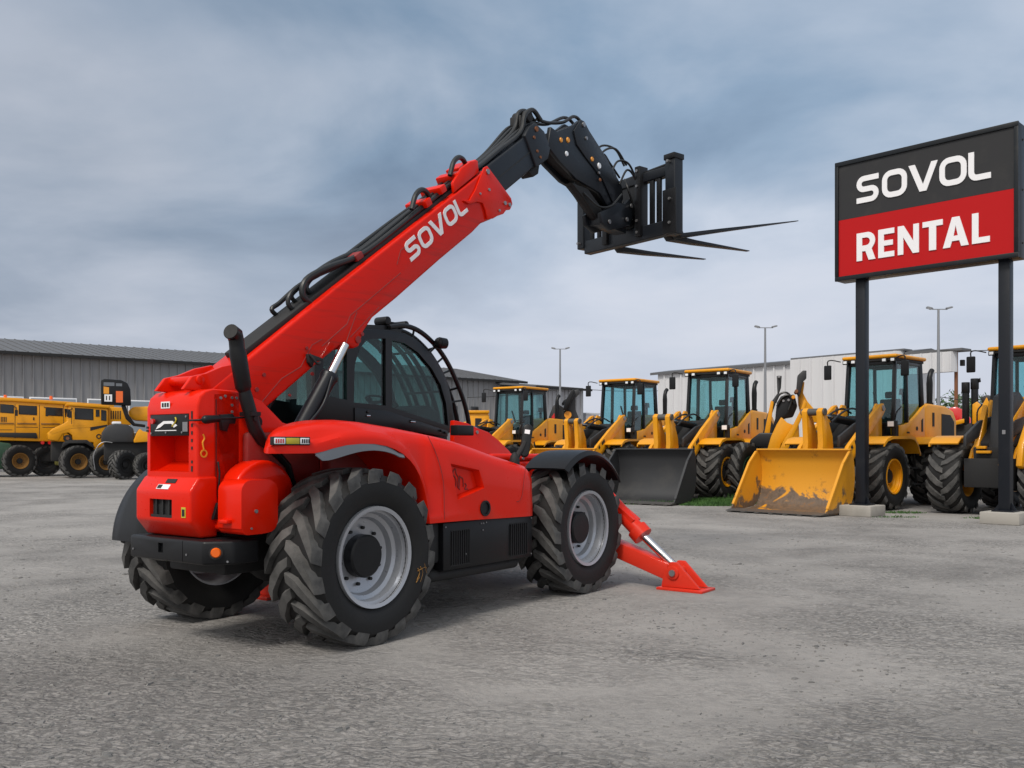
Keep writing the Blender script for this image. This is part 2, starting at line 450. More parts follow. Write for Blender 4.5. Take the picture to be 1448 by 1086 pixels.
# ------------------------------------------------------------------ camera, light, sky
cam = bpy.data.cameras.new('camera'); co = bpy.data.objects.new('camera', cam); COL.objects.link(co)
co.location = (0, 0, 1.5); co.rotation_euler = (R(90), 0, 0)
cam.lens = 36 * 1300 / 1448; cam.sensor_width = 36; cam.shift_y = 89 / 1448; cam.clip_end = 3000
S.camera = co
S.view_settings.view_transform = 'Standard'; S.view_settings.look = 'None'; S.view_settings.exposure = 0
SUN_AZ, SUN_EL = R(-152), R(52)      # behind the camera, to the left
sl = bpy.data.lights.new('sun', 'SUN'); sl.energy = 2.5; sl.angle = R(15); sl.color = (1, .945, .86)
so = bpy.data.objects.new('sun', sl); COL.objects.link(so)
d = Vector((math.sin(SUN_AZ) * math.cos(SUN_EL), math.cos(SUN_AZ) * math.cos(SUN_EL), math.sin(SUN_EL)))
so.rotation_euler = (-d).to_track_quat('-Z', 'Y').to_euler(); so.location = d * 50

w = bpy.data.worlds.new('World'); S.world = w; w.use_nodes = True
nt = w.node_tree; bg = nt.nodes['Background']; bg.inputs[1].default_value = .1
sk = nt.nodes.new('ShaderNodeTexSky'); sk.sky_type = 'NISHITA'; sk.sun_disc = False
sk.sun_elevation = SUN_EL; sk.sun_rotation = SUN_AZ % (2 * math.pi); sk.air_density = 1.2; sk.dust_density = 2.0
tc = nt.nodes.new('ShaderNodeTexCoord'); sep = nt.nodes.new('ShaderNodeSeparateXYZ'); nt.links.new(tc.outputs['Generated'], sep.inputs[0])
zz = math_n(nt, 'MAXIMUM', math_n(nt, 'ADD', sep.outputs[2], .22), .05)
cb = nt.nodes.new('ShaderNodeCombineXYZ')
nt.links.new(math_n(nt, 'DIVIDE', sep.outputs[0], zz), cb.inputs[0]); nt.links.new(math_n(nt, 'DIVIDE', sep.outputs[1], zz), cb.inputs[1])
cb.inputs[2].default_value = 3.7
n1 = noise(nt, 1.25, 7, .52, vec=cb.outputs[0], dist=.25)
n2 = noise(nt, .55, 4, .5, vec=cb.outputs[0], dist=.3)
shade = math_n(nt, 'ADD', math_n(nt, 'MULTIPLY', n1.outputs[0], .6), math_n(nt, 'MULTIPLY', n2.outputs[0], .5))
cloud = ramp(nt, shade, [(.38, (1.15, 2.0, 3.2)), (.48, (3.05, 4.25, 5.75)), (.57, (6.0, 6.8, 8.0)), (.67, (8.0, 8.3, 9.1))]).outputs[0]
low = ramp(nt, sep.outputs[2], [(0.0, g(1)), (.12, g(.72)), (.30, g(.1)), (.5, g(0))]).outputs[0]
cloud = mixc(nt, low, cloud, (6.5, 6.8, 7.8))
high = ramp(nt, sep.outputs[2], [(.22, g(0)), (.50, g(.55))]).outputs[0]
cloud = mixc(nt, high, cloud, (1.8, 2.8, 4.2))
def toward(v, stops):
    dp = nt.nodes.new('ShaderNodeVectorMath'); dp.operation = 'DOT_PRODUCT'
    nt.links.new(tc.outputs['Generated'], dp.inputs[0]); dp.inputs[1].default_value = Vector(v).normalized()
    return ramp(nt, dp.outputs['Value'], stops).outputs[0]
# heavier bank to the north-west, unseen brighter cloud round the sun added for soft light
bank = math_n(nt, 'MULTIPLY', toward((-.58, .80, .46), [(.80, g(0)), (.99, g(.70))]), ramp(nt, n1.outputs[0], [(.2, g(1)), (.68, g(.35))]).outputs[0])
cloud = mixc(nt, bank, cloud, (.75, 1.25, 1.95))
cloud = mixc(nt, toward(d, [(.0, g(0)), (.9, g(.8))]), cloud, (11.5, 11.2, 10.6))
nt.links.new(mixc(nt, .94, sk.outputs[0], cloud), bg.inputs[0])

# ------------------------------------------------------------------ ground
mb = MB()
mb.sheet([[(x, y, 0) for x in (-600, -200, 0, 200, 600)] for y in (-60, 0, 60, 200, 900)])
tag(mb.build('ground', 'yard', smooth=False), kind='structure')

# ------------------------------------------------------------------ wheels
def tyre_mesh(Rt, W, rr, N, sgn, lug=.06, seg=64):
    """carcass turned round Y, outer face toward -y; lugs sweep back by sgn"""
    mb = MB(); H = Rt - rr; h = W / 2
    half = [(.40, rr - .015), (.455, rr + .02), (.50, rr + .22 * H), (.525, rr + .45 * H), (.515, rr + .66 * H), (.49, Rt - lug - .04), (.43, Rt - lug - .008), (.25, Rt - lug + .004), (0, Rt - lug + .008)]
    prof = [(-a * W, r) for a, r in half] + [(a * W, r) for a, r in half[-2::-1]]
    mb.lathe(prof, (0, 0, 0), seg, closed=True)
    return mb
def lug_mesh(Rt, W, N, sgn, lug=.06, mb=None):
    half_w = .54 * (2 * math.pi / N)
    for side in (-1, 1):
        for k in range(N):
            a0 = 2 * math.pi * (k + (.5 if side > 0 else 0)) / N
            secs = []
            for t, yy, rt, rb, wd in ((0, -.035, 0, -lug - .01, .62), (.28, .12, 0, -lug - .01, .78), (.36, .165, 0, -lug - .01, .95), (.7, .36, -.004, -lug - .015, 1.0), (1, .500, -.014, -lug - .03, .92), (1.03, .522, -.045, -lug - .06, .90), (1.05, .520, -.075, -.105, .86)):
                ph = a0 + sgn * ((.44 * t ** 1.45 - .2)) * (1.0 if N < 22 else .8)
                hw = half_w * wd * .5
                secs.append([(ph - hw * 1.22, Rt + rb, yy), (ph - hw * .86, Rt + rt, yy), (ph + hw * .86, Rt + rt, yy), (ph + hw * 1.22, Rt + rb, yy)])
            rs = [[mb.bm.verts.new((r * math.cos(p), side * y * W, r * math.sin(p))) for p, r, y in s] for s in secs]
            mb.skin(rs)
    return mb
def wheel(Rt, W, rr, N, sgn, parent, cols, lug=.046, disc=.17, hub=(.165, .08), name='wheel', flip=False):
    """rim mesh as the part; tyre and hub cap under it. Outer face toward -y"""
    y0 = -W / 2 + .05 * W
    mb = MB()
    mb.lathe([(y0 - .012, rr - .03), (y0 - .018, rr), (y0 + .03, rr + .004), (y0 + .04, rr - .045), (y0 + .10, rr - .055), (y0 + .115, rr - .085), (y0 + disc - .01, rr - .10), (y0 + disc, rr - .12), (y0 + disc + .004, .05), (y0 + disc + .03, .05), (y0 + disc + .03, rr - .09), (W * .42, rr - .02), (W * .42, rr - .006), (y0 + .05, rr - .02), (y0 + .02, rr - .012)], (0, 0, 0), 56, closed=True)
    w_ = mb.build(name, cols[0], parent, angle=28)
    mb = MB()
    for k in range(10):
        a = 2 * math.pi * k / 10 + .2; r = (hub[0] + rr - .12) / 2
        p = (r * math.cos(a), y0 + disc, r * math.sin(a)); mb.cyl(p, (p[0], p[1] - .025, p[2]), .014, seg=6)
    mb.build_each('wheel_bolt', cols[2], w_, smooth=False)
    mb = MB()
    mb.lathe([(y0 + disc + .01, .03), (y0 + disc, hub[0]), (y0 + hub[1] + .012, hub[0]), (y0 + hub[1], hub[0] - .014), (y0 + hub[1] - .002, .02)], (0, 0, 0), 36)
    mb.build('hub_cap', cols[1], w_)
    mb = tyre_mesh(Rt, W, rr, N, sgn, lug); nf = len(mb.bm.faces)
    lug_mesh(Rt, W, N, sgn, lug, mb)
    t_ = mb.build('tyre', 'rubber', w_, angle=32); t_.data.materials.append(MATS['lug_rubber'])
    for i, p in enumerate(t_.data.polygons): p.material_index = 1 if i >= nf else 0
    return w_

# ------------------------------------------------------------------ telehandler (x forward, -y its right side, the one in view)
T = empty('telehandler', (-1.968, 7.638, -.008), math.atan2(.8074, .59))
tag(T, 'large red telescopic handler with its black fork carriage raised high over the yard', 'telehandler')
def P2(*a): return list(a)

wc = ('silver', 'black_paint', 'under_black')
wr = wheel(.675, .50, .385, 18, 1, T, wc); wr.location = (0, -.93, .675)
tyre0 = [c for c in kids(wr) if c.name.startswith('tyre')][0]
wf = copy_tree(wr, T); wf.location = (3.08, -.93, .675); wf.rotation_euler = (0, R(9), 0)
wl = wheel(.675, .50, .385, 18, -1, T, wc); wl.location = (0, .95, .675); wl.rotation_euler = (0, 0, math.pi)
wl2 = copy_tree(wl, T); wl2.location = (3.08, .95, .675)

mb = MB()
for pts in ([(.44, -.13), (.46, -.17), (.43, -.22)], [(.47, -.12), (.50, -.17), (.47, -.24)], [(.44, -.15), (.52, -.13), (.55, -.14)], [(.42, -.24), (.46, -.20)], [(.52, -.10), (.55, -.18)]):
    mb.tube([(x, -.2615 + .08 * max(0, math.hypot(x, z) - .5), z) for x, z in pts], .004, 5, 3)
mb.build('chalk_mark', 'rim_ochre', wr)
# chassis, axles
mb = MB()
mb.box(-.75, 3.7, -.34, .36, .55, .95)
mb.box(.75, 2.2, -.95, -.34, .40, .86)
mb.box(.75, 2.2, .36, 1.0, .42, .9)
mb.build('chassis', 'under_black', T, .02)
for x in (0, 3.08):
    mb = MB(); mb.cyl((x, -.75, .66), (x, .75, .66), .13, seg=20); mb.ball((x, 0, .64), (.28, .24, .25), 20)
    for s in (-1, 1):
        mb.cyl((x, s * .42, .66), (x, s * .70, .66), .21, .24, 20); mb.tube([(x - .22, s * .15, .7), (x - .24, s * .55, .72)], .05, 10)
    mb.build('axle', 'under_black', T)
# chassis side plates and boom tower
mb = MB()
mb.prism([(-.86, .90), (-.86, 1.90), (-.60, 1.92), (-.42, 1.86), (-.22, 1.70), (.05, 1.64), (.75, 1.60), (.95, 1.45), (.95, .88)], -.36, -.31)
mb.build('side_plate', 'red', T, .006)
mb = MB()
mb.prism([(-.86, .90), (-.86, 1.90), (-.55, 1.99), (-.35, 1.90), (-.1, 1.66), (.75, 1.60), (.95, 1.45), (.95, .88)], .31, .36)
mb.build('side_plate', 'red', T, .006)
mb = MB(); mb.box(-.6, .9, -.305, .305, .9, 1.5); mb.build('chassis_well', 'dark_red', T)
mb = MB(); mb.box(.1, 1.0, -.56, -.365, 1.1, 1.6); mb.box(-.62, .1, -.44, -.365, 1.18, 1.62)
mb.build('wheel_well', 'dark_red', T, .03)
mb = MB()
for x, z in ((-.55, 1.50), (-.30, 1.30), (-.28, 1.12), (-.36, .98)):
    mb.cyl((x, -.36, z), (x, -.372, z), .012, seg=8)
mb.cyl((-.48, -.36, 1.70), (-.48, -.375, 1.70), .05, seg=20)
mb.build_each('pivot_bolt', 'black_paint', T)

# rear cowl: upper tower with an open bay, lower skirt
mb = MB()
mb.prism([(-1.00, 1.24), (-1.00, 1.80), (-.975, 1.875), (-.93, 1.915), (-.86, 1.935), (-.62, 1.93), (-.62, .88), (-.84, .88), (-1.0, 1.0)], -.36, .275)
cowl = mb.build('rear_cowl', 'red', T, .018, 3)
mb = MB(); mb.prism([(-1.2, 1.30), (-.93, 1.335), (-.79, 1.40), (-.79, 1.60), (-1.2, 1.60)], -.26, .225)
mb2 = MB(); mb2.box(-1.4, -.985, -.265, .225, 1.585, 1.752)
cut(cowl, [mb, mb2])
mb = MB()
mb.prism([(-1.075, .97), (-1.075, 1.19), (-1.00, 1.292), (-.84, 1.292), (-.84, .85), (-.98, .85)], -.385, .30)
skirt = mb.build('cowl_skirt', 'red', cowl, .02, 3)
mb = MB(); mb.box(-1.3, -1.04, -.165, .115, .99, 1.125); cut(skirt, [mb])
mb = MB(); mb.box(-1.045, -1.03, -.17, .12, .985, 1.13)
for k in range(3): mb.box(-1.062, -1.045, -.115 + .08 * k, -.10 + .08 * k, .99, 1.125)
mb.box(-1.068, -1.045, -.16, .11, .99, 1.01)
mb.build('socket_recess', 'under_black', skirt)
mb = MB(); mb.box(-1.002, -.955, -.257, .222, 1.59, 1.748)
pn = mb.build('control_panel', 'black_paint', cowl, .006); N0 = set(bpy.data.objects)
mb = MB()
for y, z in ((.29, 1.72), (.29, 1.61), (-.15, 1.73), (-.10, 1.615), (.10, 1.615)): mb.cyl((-1.002, y, z), (-1.009, y, z), .008, seg=8)
mb.box(-1.008, -1.002, -.17, -.11, 1.62, 1.69)
mb.build_each('panel_screw', 'steel', pn)
mb = MB(); mb.prism([(.23, 1.64), (.20, 1.67), (.13, 1.70), (.02, 1.70), (-.04, 1.665), (.0, 1.65), (.03, 1.68), (.12, 1.68), (.17, 1.655)], -1.003, -1.006, 'yz'); mb.box(-1.006, -1.003, -.03, .24, 1.627, 1.633)
mb.build_each('panel_emblem', 'letter_white', pn, smooth=False)
mb = MB(); mb.tube([(-1.006, .02, 1.66), (-1.008, -.03, 1.70), (-1.006, -.02, 1.725)], .006, 6, 4); mb.build_each('panel_emblem', 'decal_yellow', pn)
mb = MB(); mb.cyl((-1.002, .26, 1.70), (-1.02, .26, 1.70), .02, seg=12); mb.build('panel_button', 'red_gloss', pn)
for o_ in set(bpy.data.objects) - N0:
    for v_ in o_.data.vertices: v_.co.y -= .085
def decal(x, y0, y1, z0, z1, mat, par, name='decal'):
    mb = MB(); mb.box(x - .002, x + .002, y0, y1, z0, z1); return mb.build(name, mat, par, smooth=False)
dcl = decal(-.964, -.03, .08, 1.795, 1.845, 'letter_white', cowl); dcl.location = (-.0385, 0, 0)
mb = MB()
for k in range(3): mb.box(-.969, -.9665, -.02 + .032 * k, .0 + .032 * k, 1.805, 1.835)
mb.build_each('decal_print', 'under_black', dcl, smooth=False)
mb = MB(); mb.box(-.801, -.795, -.24, -.04, 1.425, 1.462); dcl = mb.build('decal', 'letter_white', cowl, smooth=False)
mb = MB(); mb.box(-.804, -.801, -.235, -.16, 1.43, 1.457); mb.build_each('decal_print', 'decal_yellow', dcl, smooth=False)
mb = MB(); mb.box(-.804, -.801, -.15, -.05, 1.435, 1.452); mb.build_each('decal_print', 'under_black', dcl, smooth=False)
Ms = Matrix.Translation((-1.075, 0, 1.19)) @ Matrix.Rotation(R(36), 4, 'Y')
mb = MB(); mb.box(-.004, .001, -.11, .04, .010, .05, Ms); dcl = mb.build('decal', 'letter_white', skirt, smooth=False)
mb = MB(); mb.box(-.007, -.004, -.02, .03, .015, .045, Ms); mb.box(-.004, .001, -.15, -.03, .065, .10, Ms); mb.build_each('decal_print', 'under_black', dcl, smooth=False)
decal(-1.077, -.335, -.285, 1.0, 1.075, 'decal_yellow', skirt)
mb = MB(); mb.box(-1.0815, -1.079, -.325, -.295, 1.01, 1.06); mb.build_each('decal_print', 'under_black', skirt, smooth=False)
mb = MB()
for k, (z, h_) in enumerate(((1.74, .055), (1.665, .025), (1.61, .025), (1.555, .022), (1.50, .022), (1.40, .02), (1.35, .04))): mb.box(-1.004, -.99, -.310, -.293, z - h_ / 2, z + h_ / 2)
for z in (1.655, 1.63): mb.box(-1.004, -.99, .243, .272, z - .008, z + .008)
mb.build_each('vent_slot', 'under_black', cowl, smooth=False)
mb = MB()
for k, (x, z) in enumerate(((-.80, 1.87), (-.76, 1.885), (-.70, 1.875), (-.66, 1.875), (-.70, 1.82), (-.70, 1.77), (-.95, .93), (-.71, .96))): mb.cyl((x, -.36, z), (x, -.366, z), .011, seg=10)
mb.build_each('cowl_bolt', 'steel', cowl)
mb = MB(); mb.box(-.842, -.836, -.3615, -.3595, .89, 1.86); mb.build('seam', 'under_black', cowl, smooth=False)
mb = MB(); mb.lathe([(0, .03), (-.004, .03), (-.004, .019), (0, .019)], (-.945, -.361, 1.46), 16, True); mb.tube([(-.945, -.363, 1.49), (-.955, -.363, 1.54), (-.94, -.363, 1.57), (-.952, -.363, 1.60)], .006, 6, 4)
mb.build('decal', 'decal_orange', cowl)
# latch bar and its grip on the tower side
mb = MB(); mb.tube([(-1.02, -.30, 1.70), (-1.02, -.40, 1.70), (-.93, -.42, 1.71), (-.62, -.42, 1.73)], .008, 8, 4)
mb.cyl((-.97, -.42, 1.705), (-.86, -.42, 1.715), .032, .026, 14); mb.ball((-.97, -.42, 1.705), .032); mb.cyl((-.60, -.42, 1.725), (-.53, -.42, 1.73), .028, .012, 12); mb.ball((-.60, -.42, 1.725), .028)
mb.prism([(-.83, 1.745), (-.72, 1.755), (-.69, 1.72), (-.70, 1.68), (-.75, 1.68), (-.77, 1.62), (-.81, 1.63), (-.82, 1.69)], -.365, -.40)
mb.build('latch_handle', 'black_paint', T, .004)
mb = MB(); mb.prism([(-.86, 1.10), (-.80, 1.10), (-.83, .98), (-.90, .98)], -.37, -.41); mb.tube([(-.83, -.37, 1.4), (-.83, -.39, 1.32), (-.84, -.39, 1.14)], .008, 6); mb.build('side_latch', 'black_paint', T, .006)

# round tank cover beside the tower
mb = MB()
pts = arc(-.55, 1.12, .29, 20, 165, 12) + [(-.87, .90), (-.30, .88)]
mb.prism(pts, -.36, -.56); mb.build('tank_drum', 'red', T, .03, 3)
mb = MB()
pts = arc(-.70, 1.17, .105, 20, 90, 4) + arc(-.84, 1.19, .085, 90, 175, 4) + [(-.925, .93)] + arc(-.87, .935, .05, 180, 270, 3) + [(-.75, .885)] + arc(-.69, .98, .09, 270, 350, 4)
mb.prism(pts, -.50, -.765); cov = mb.build('tank_cover', 'red', T, .028, 3)
mb = MB(); mb.cyl((-.80, -.765, 1.05), (-.80, -.775, 1.05), .014, seg=10); mb.cyl((-.84, -.765, .93), (-.84, -.773, .93), .008, seg=8); mb.build_each('cover_bolt', 'steel', cov)
mb = MB(); mb.box(-.97, -.90, -.66, -.56, .965, .995); mb.build('cover_catch', 'red', cov, .008)

# rear bumper
mb = MB()
mb.prism([(-1.085, .36), (-1.085, -.55), (-.93, -.68), (-.70, -.68), (-.70, .36)], .675, .845, 'xy')
bp_ = mb.build('bumper', 'black_paint', T, .02, 3)
mb = MB(); mb.box(-1.3, -1.06, -.07, -.01, .735, .805); mb2 = MB(); mb2.box(-1.2, -1.08, -.312, -.306, .6, .9); cut(bp_, [mb, mb2])
n_ = Vector((-.13, -.155, 0)).normalized(); c_ = Vector((-1.018, -.606, .765)); c_ += n_ * .002
mb = MB(); mb.cyl(c_, c_ + n_ * .014, .048, seg=24); lf = mb.build('lamp_ring', 'under_black', bp_)
mb = MB(); mb.cyl(c_ + n_ * .012, c_ + n_ * .03, .037, .028, 24); mb.build('indicator_lens', 'orange_lens', lf)
mb = MB()
for y, z in ((-.36, .74), (-.60, .70), (.31, .74)): mb.cyl((-1.086, y, z) if y > -.42 else (-.96, -.656, z), (-1.091, y, z) if y > -.42 else (-.965, -.664, z), .008, seg=8)
mb.build_each('bumper_bolt', 'steel', bp_)

# exhaust
mb = MB()
mb.tube([(-.15, -.43, 1.12), (-.24, -.44, 1.36), (-.40, -.445, 1.50), (-.50, -.45, 1.56), (-.56, -.45, 1.64), (-.645, -.45, 1.88), (-.655, -.45, 1.93)], [.03, .03, .035, .045, .05, .052, .045], 14)
mb.build('exhaust_pipe', 'black_paint', T)
mb = MB(); mb.tube([(-.655, -.45, 1.90), (-.66, -.45, 1.925), (-.665, -.45, 1.95), (-.715, -.45, 2.20), (-.722, -.45, 2.235), (-.727, -.45, 2.29), (-.745, -.455, 2.335), (-.80, -.48, 2.35)], [.03, .045, .06, .063, .056, .056, .06, .058], 20)
ex = mb.build('exhaust_stack', 'black_paint', T, angle=50)
mb = MB(); mb.cyl((-.78, -.472, 2.344), (-.803, -.482, 2.352), .052, .054, 20); mb.build('stack_mouth', 'under_black', ex)
mb = MB()
for z in (1.68, 1.80): mb.lathe([(-.02, .055), (.02, .055), (.02, .065), (-.02, .065)], (0, 0, 0), 18, True)
mb.bm.free()
mb = MB(); mb.box(-.64, -.56, -.52, -.37, 1.74, 1.77); mb.cyl((-.60, -.505, 1.72), (-.60, -.515, 1.72), .02, seg=8); mb.build('pipe_bracket', 'black_paint', ex)

# engine hood with rear fender flare: lofted closed shell
st = [(-1.005, 1.475, 1.50, .12, 0), (-.995, 1.465, 1.54, .08, .2), (-.96, 1.462, 1.585, .03, .6), (-.9, 1.462, 1.617, .01, .9), (-.8, 1.462, 1.648, 0, 1), (-.65, 1.462, 1.674, 0, 1), (-.55, 1.463, 1.687, 0, 1), (-.47, 1.475, 1.695, 0, 1),
      (-.38, 1.496, 1.702, 0, 1), (-.24, 1.521, 1.709, 0, 1), (-.1, 1.531, 1.711, 0, 1), (.05, 1.531, 1.705, 0, 1), (.18, 1.515, 1.692, 0, 1), (.28, 1.488, 1.682, 0, 1), (.37, 1.452, 1.673, 0, 1), (.45, 1.40, 1.665, 0, 1), (.51, 1.345, 1.657, 0, 1), (.56, 1.28, 1.651, 0, 1), (.60, 1.21, 1.646, 0, 1), (.635, 1.12, 1.641, 0, .9), (.66, 1.03, 1.638, 0, .8), (.68, .93, 1.635, 0, .7), (.69, .878, 1.633, 0, .6), (.76, .878, 1.622, 0, .4),
      (.90, .877, 1.603, 0, .2), (1.07, .875, 1.577, 0, .1), (1.25, .872, 1.54, 0, 0), (1.42, .868, 1.502, 0, 0), (1.57, .864, 1.465, 0, 0), (1.75, .860, 1.425, 0, 0), (1.9, .857, 1.395, 0, 0), (2.05, .854, 1.365, 0, 0), (2.13, .853, 1.348, .004, 0), (2.19, .853, 1.325, .022, 0), (2.23, .856, 1.295, .06, 0), (2.25, .87, 1.265, .12, 0)]
rings = []; mb = MB()
for x, zb, zt, ins, fl in st:
    yo = -1.10 + ins; hgt = zt - zb; fy = .035 * fl
    lip = min(.075, hgt * .42)
    sec = [(yo, zb), (yo - fy * .0, zb + lip * .5), (yo + fy * .25, zb + lip * .9), (yo + fy, zb + lip * 1.25)]
    ztop_side = max(zb + lip * 1.3 + .004, zt - .13)
    sec += [(yo + fy + .004, (zb + lip * 1.25 + ztop_side) / 2), (yo + fy + .008, ztop_side), (yo + fy + .03, max(ztop_side, zt - .07) + .002), (yo + fy + .075, zt - .025), (yo + fy + .15, zt - .004), (yo + .30, zt + .006), (min(yo + .5, -.47), zt + .008), (-.46, zb)]
    fq = min(1, max(0, (-x - .05) / .95))
    rings.append([mb.bm.verts.new((x + max(0, y + 1.10) * .85 * fq, y, z)) for y, z in sec])
mb.skin(rings)
hood = mb.build('engine_hood', 'red', T, angle=40)
def inset(pts, k, c=None):
    cx = sum(p[0] for p in pts) / len(pts); cy = sum(p[1] for p in pts) / len(pts)
    return [(cx + (p[0] - cx) * k, cy + (p[1] - cy) * k) for p in pts]
vent = [(.945, 1.383), (1.365, 1.312), (1.44, 1.14), (1.04, 1.045)]
mb = MB(); A = [mb.bm.verts.new((p[0], -1.16, p[1])) for p in inset(vent, 1.03)]; B = [mb.bm.verts.new((p[0], -1.03, p[1])) for p in inset(vent, .80)]
mb.skin([A, B])
mb2 = MB(); mb2.cyl((1.424, -1.2, .965), (1.424, -1.0, .965), .068, seg=28)
mb3 = MB(); mb3.prism([(.70, .865), (2.3, .84), (2.3, .80), (.70, .80)], -1.2, -.3)
cut(hood, [mb, mb2])
mb = MB(); mb.prism(inset(vent, .78), -1.028, -1.035)
vp = mb.build('vent_panel', 'red', hood, smooth=False)
mb = MB()   # stamped emblem: a leaping shape of thin strokes
for pts in ([(1.06, 1.30), (1.05, 1.25), (1.07, 1.20), (1.06, 1.13), (1.10, 1.12)], [(1.06, 1.30), (1.09, 1.32), (1.10, 1.28), (1.13, 1.24), (1.12, 1.17), (1.15, 1.14)], [(1.03, 1.27), (1.07, 1.26), (1.10, 1.22), (1.09, 1.16)], [(1.15, 1.26), (1.14, 1.15)], [(1.15, 1.25), (1.19, 1.23), (1.20, 1.16)], [(1.22, 1.19), (1.24, 1.17), (1.22, 1.14), (1.26, 1.14)]):
    mb.tube([(x, -1.037, z) for x, z in pts], .006, 6, 4)
mb.build('stamped_emblem', 'dark_red', vp)
mb = MB(); mb.lathe([(0, .05), (0, .07), (-.014, .07), (-.014, .055), (.05, .05), (.05, .001), (.04, .001)], (1.424, -1.098, .965), 28); fc = mb.build('filler_ring', 'black_paint', hood)
mb = MB(); mb.cyl((1.424, -1.05, .965), (1.424, -1.085, .965), .04, seg=24); mb.build('filler_cap', 'under_black', fc, .005)
# tail lamp strip wrapped on the flare
for x0, x1, mt in ((-.915, -.815, 'lens'), (-.81, -.69, 'decal_yellow'), (-.685, -.60, 'white')):
    mb = MB(); mb.prism([(x0, 1.527), (x1, 1.527), (x1, 1.572), (x0, 1.572)], -1.07, -1.105); ts = mb.build('tail_lamp', mt, hood, .006)
    if mt != 'decal_yellow':
        mb = MB()
        for k in range(4): mb.box(x0 + .012 + k * .02, x0 + .022 + k * .02, -1.108, -1.1, 1.535, 1.563)
        mb.build_each('lamp_print', 'red_gloss' if mt == 'lens' else 'under_black', ts, smooth=False)
mb = MB(); mb.box(-.925, -.592, -1.102, -1.07, 1.520, 1.579); mb.build('lamp_bezel', 'under_black', hood, .005)
mb = MB()   # seams pressed into the hood front
mb.tube([(2.05, -1.101, 1.345), (2.02, -1.1015, 1.20), (1.99, -1.1015, 1.06), (1.95, -1.1015, 1.01), (1.90, -1.1015, 1.0)], .003, 5, 4)
mb.tube([(.70, -1.066, 1.60), (.78, -1.088, 1.45), (.86, -1.098, 1.22), (.87, -1.101, .90)], .003, 5, 4)
mb.build_each('hood_seam', 'dark_red', hood)
# grey mudguard strip under the flare
rows = []
for k in range(17):
    t = k / 16; x = -.54 + .92 * t
    zt_ = 1.45 + .10 * math.sin(math.pi * min(1, t * 1.05)) ** .8 - .02 * t
    dz = .085 * math.sin(math.pi * (t ** .45)) ** 1.3 + .006
    rows.append([(x, -1.094, zt_ + .02), (x, -1.104, zt_ - dz * .5), (x, -1.108, zt_ - dz)])
mb = MB(); mb.sheet(rows, .008); mg = mb.build('mudguard', 'grey_plastic', T)
mb = MB(); mb.cyl((-.17, -1.083, 1.475), (-.17, -1.095, 1.475), .012, seg=10); mb.build('mudguard_bolt', 'rust', mg)
# front hood edge frame, red boom rest and front chassis
mb = MB(); mb.prism([(2.05, 1.40), (2.06, 1.775), (2.27, 1.752), (2.45, 1.70), (2.62, 1.665), (2.80, 1.58), (3.0, 1.46), (3.1, 1.36), (3.1, 1.2), (2.05, 1.2)], -.22, -.16); fin = mb.build('boom_rest', 'red', T, .012)
mb = MB(); mb.cyl((2.42, -.22, 1.66), (2.42, -.232, 1.66), .018, seg=12); mb.build('rest_bolt', 'steel', fin)
mb = MB(); mb.box(2.05, 3.95, -.42, .42, .72, 1.36); mb.prism([(2.3, 1.36), (3.9, 1.36), (3.7, 1.43), (2.45, 1.44)], -.42, -.34); mb.build('front_chassis', 'red', T, .03, 3)
mb = MB(); mb.box(1.85, 2.1, -.44, -.34, 1.62, 1.72); mb.build('control_box', 'black_paint', T, .01)
mb = MB(); mb.cyl((2.95, -.42, 1.385), (2.95, -.435, 1.385), .016, seg=10); mb.build('chassis_bolt', 'steel', T)

# black side panel with louvres
mb = MB(); mb.box(.905, 2.215, -1.06, -.9, .46, .868); sp_ = mb.build('side_panel', 'black_paint', T, .012)
mb = MB(); mb.box(.73, .90, -1.02, -.85, .53, .868); mb.build('panel_end', 'under_black', sp_, .02)
for x0, x1 in ((1.0, 1.26), (1.85, 2.13)):
    mb = MB(); mb.box(x0, x1, -1.063, -1.055, .49, .80)
    fr_ = mb.build('louvre', 'under_black', sp_)
    mb = MB()
    n_l = 9
    for k in range(n_l):
        x = x0 + .012 + (x1 - x0 - .024) * k / (n_l - 1); mb.box(x - .007, x + .003, -1.072, -1.061, .50, .79)
    mb.build_each('louvre_slat', 'black_paint', fr_, smooth=False)
mb = MB()
for x, z in ((.93, .83), (1.42, .83), (1.45, .83), (1.49, .835), (1.44, .77), (2.19, .83), (2.19, .49), (1.2, .58), (1.1, .58)): mb.cyl((x, -1.06, z), (x, -1.068, z), .007, seg=8)
mb.build_each('panel_bolt', 'steel', sp_)
mb = MB(); mb.box(.8, 2.1, -1.0, -.5, .36, .47); mb.build('belly_tank', 'under_black', T, .05, 3)

# fenders
def fender(x, y0, y1, r, a0, a1, mat, zc=.675, t=.02, lipd=.05):
    rows = []
    for k in range(19):
        a = R(a0 + (a1 - a0) * k / 18); dr = .012 * math.sin(math.pi * k / 18)
        pr = []
        for u, s in ((0, lipd), (.06, .006), (.3, 0), (.7, 0), (.94, .006), (1, lipd)):
            rr_ = r + dr - s; pr.append((x + rr_ * math.cos(a), y0 + (y1 - y0) * u, zc + rr_ * math.sin(a)))
        rows.append(pr)
    mb = MB(); mb.sheet(rows, t); return mb.build('fender', mat, T, angle=45)
fender(3.08, -1.21, -.66, .79, 38, 128, 'black_paint')
mb = MB(); mb.tube([(3.0, -.66, 1.40), (3.0, -.42, 1.25)], .03, 8); mb.tube([(3.25, -.66, 1.40), (3.25, -.42, 1.25)], .03, 8); mb.build_each('fender_stay', 'under_black', T)
fender(0, 1.19, .68, .77, 96, 176, 'black_paint', lipd=.03)
fender(3.08, .66, 1.2, .79, 38, 128, 'black_paint')
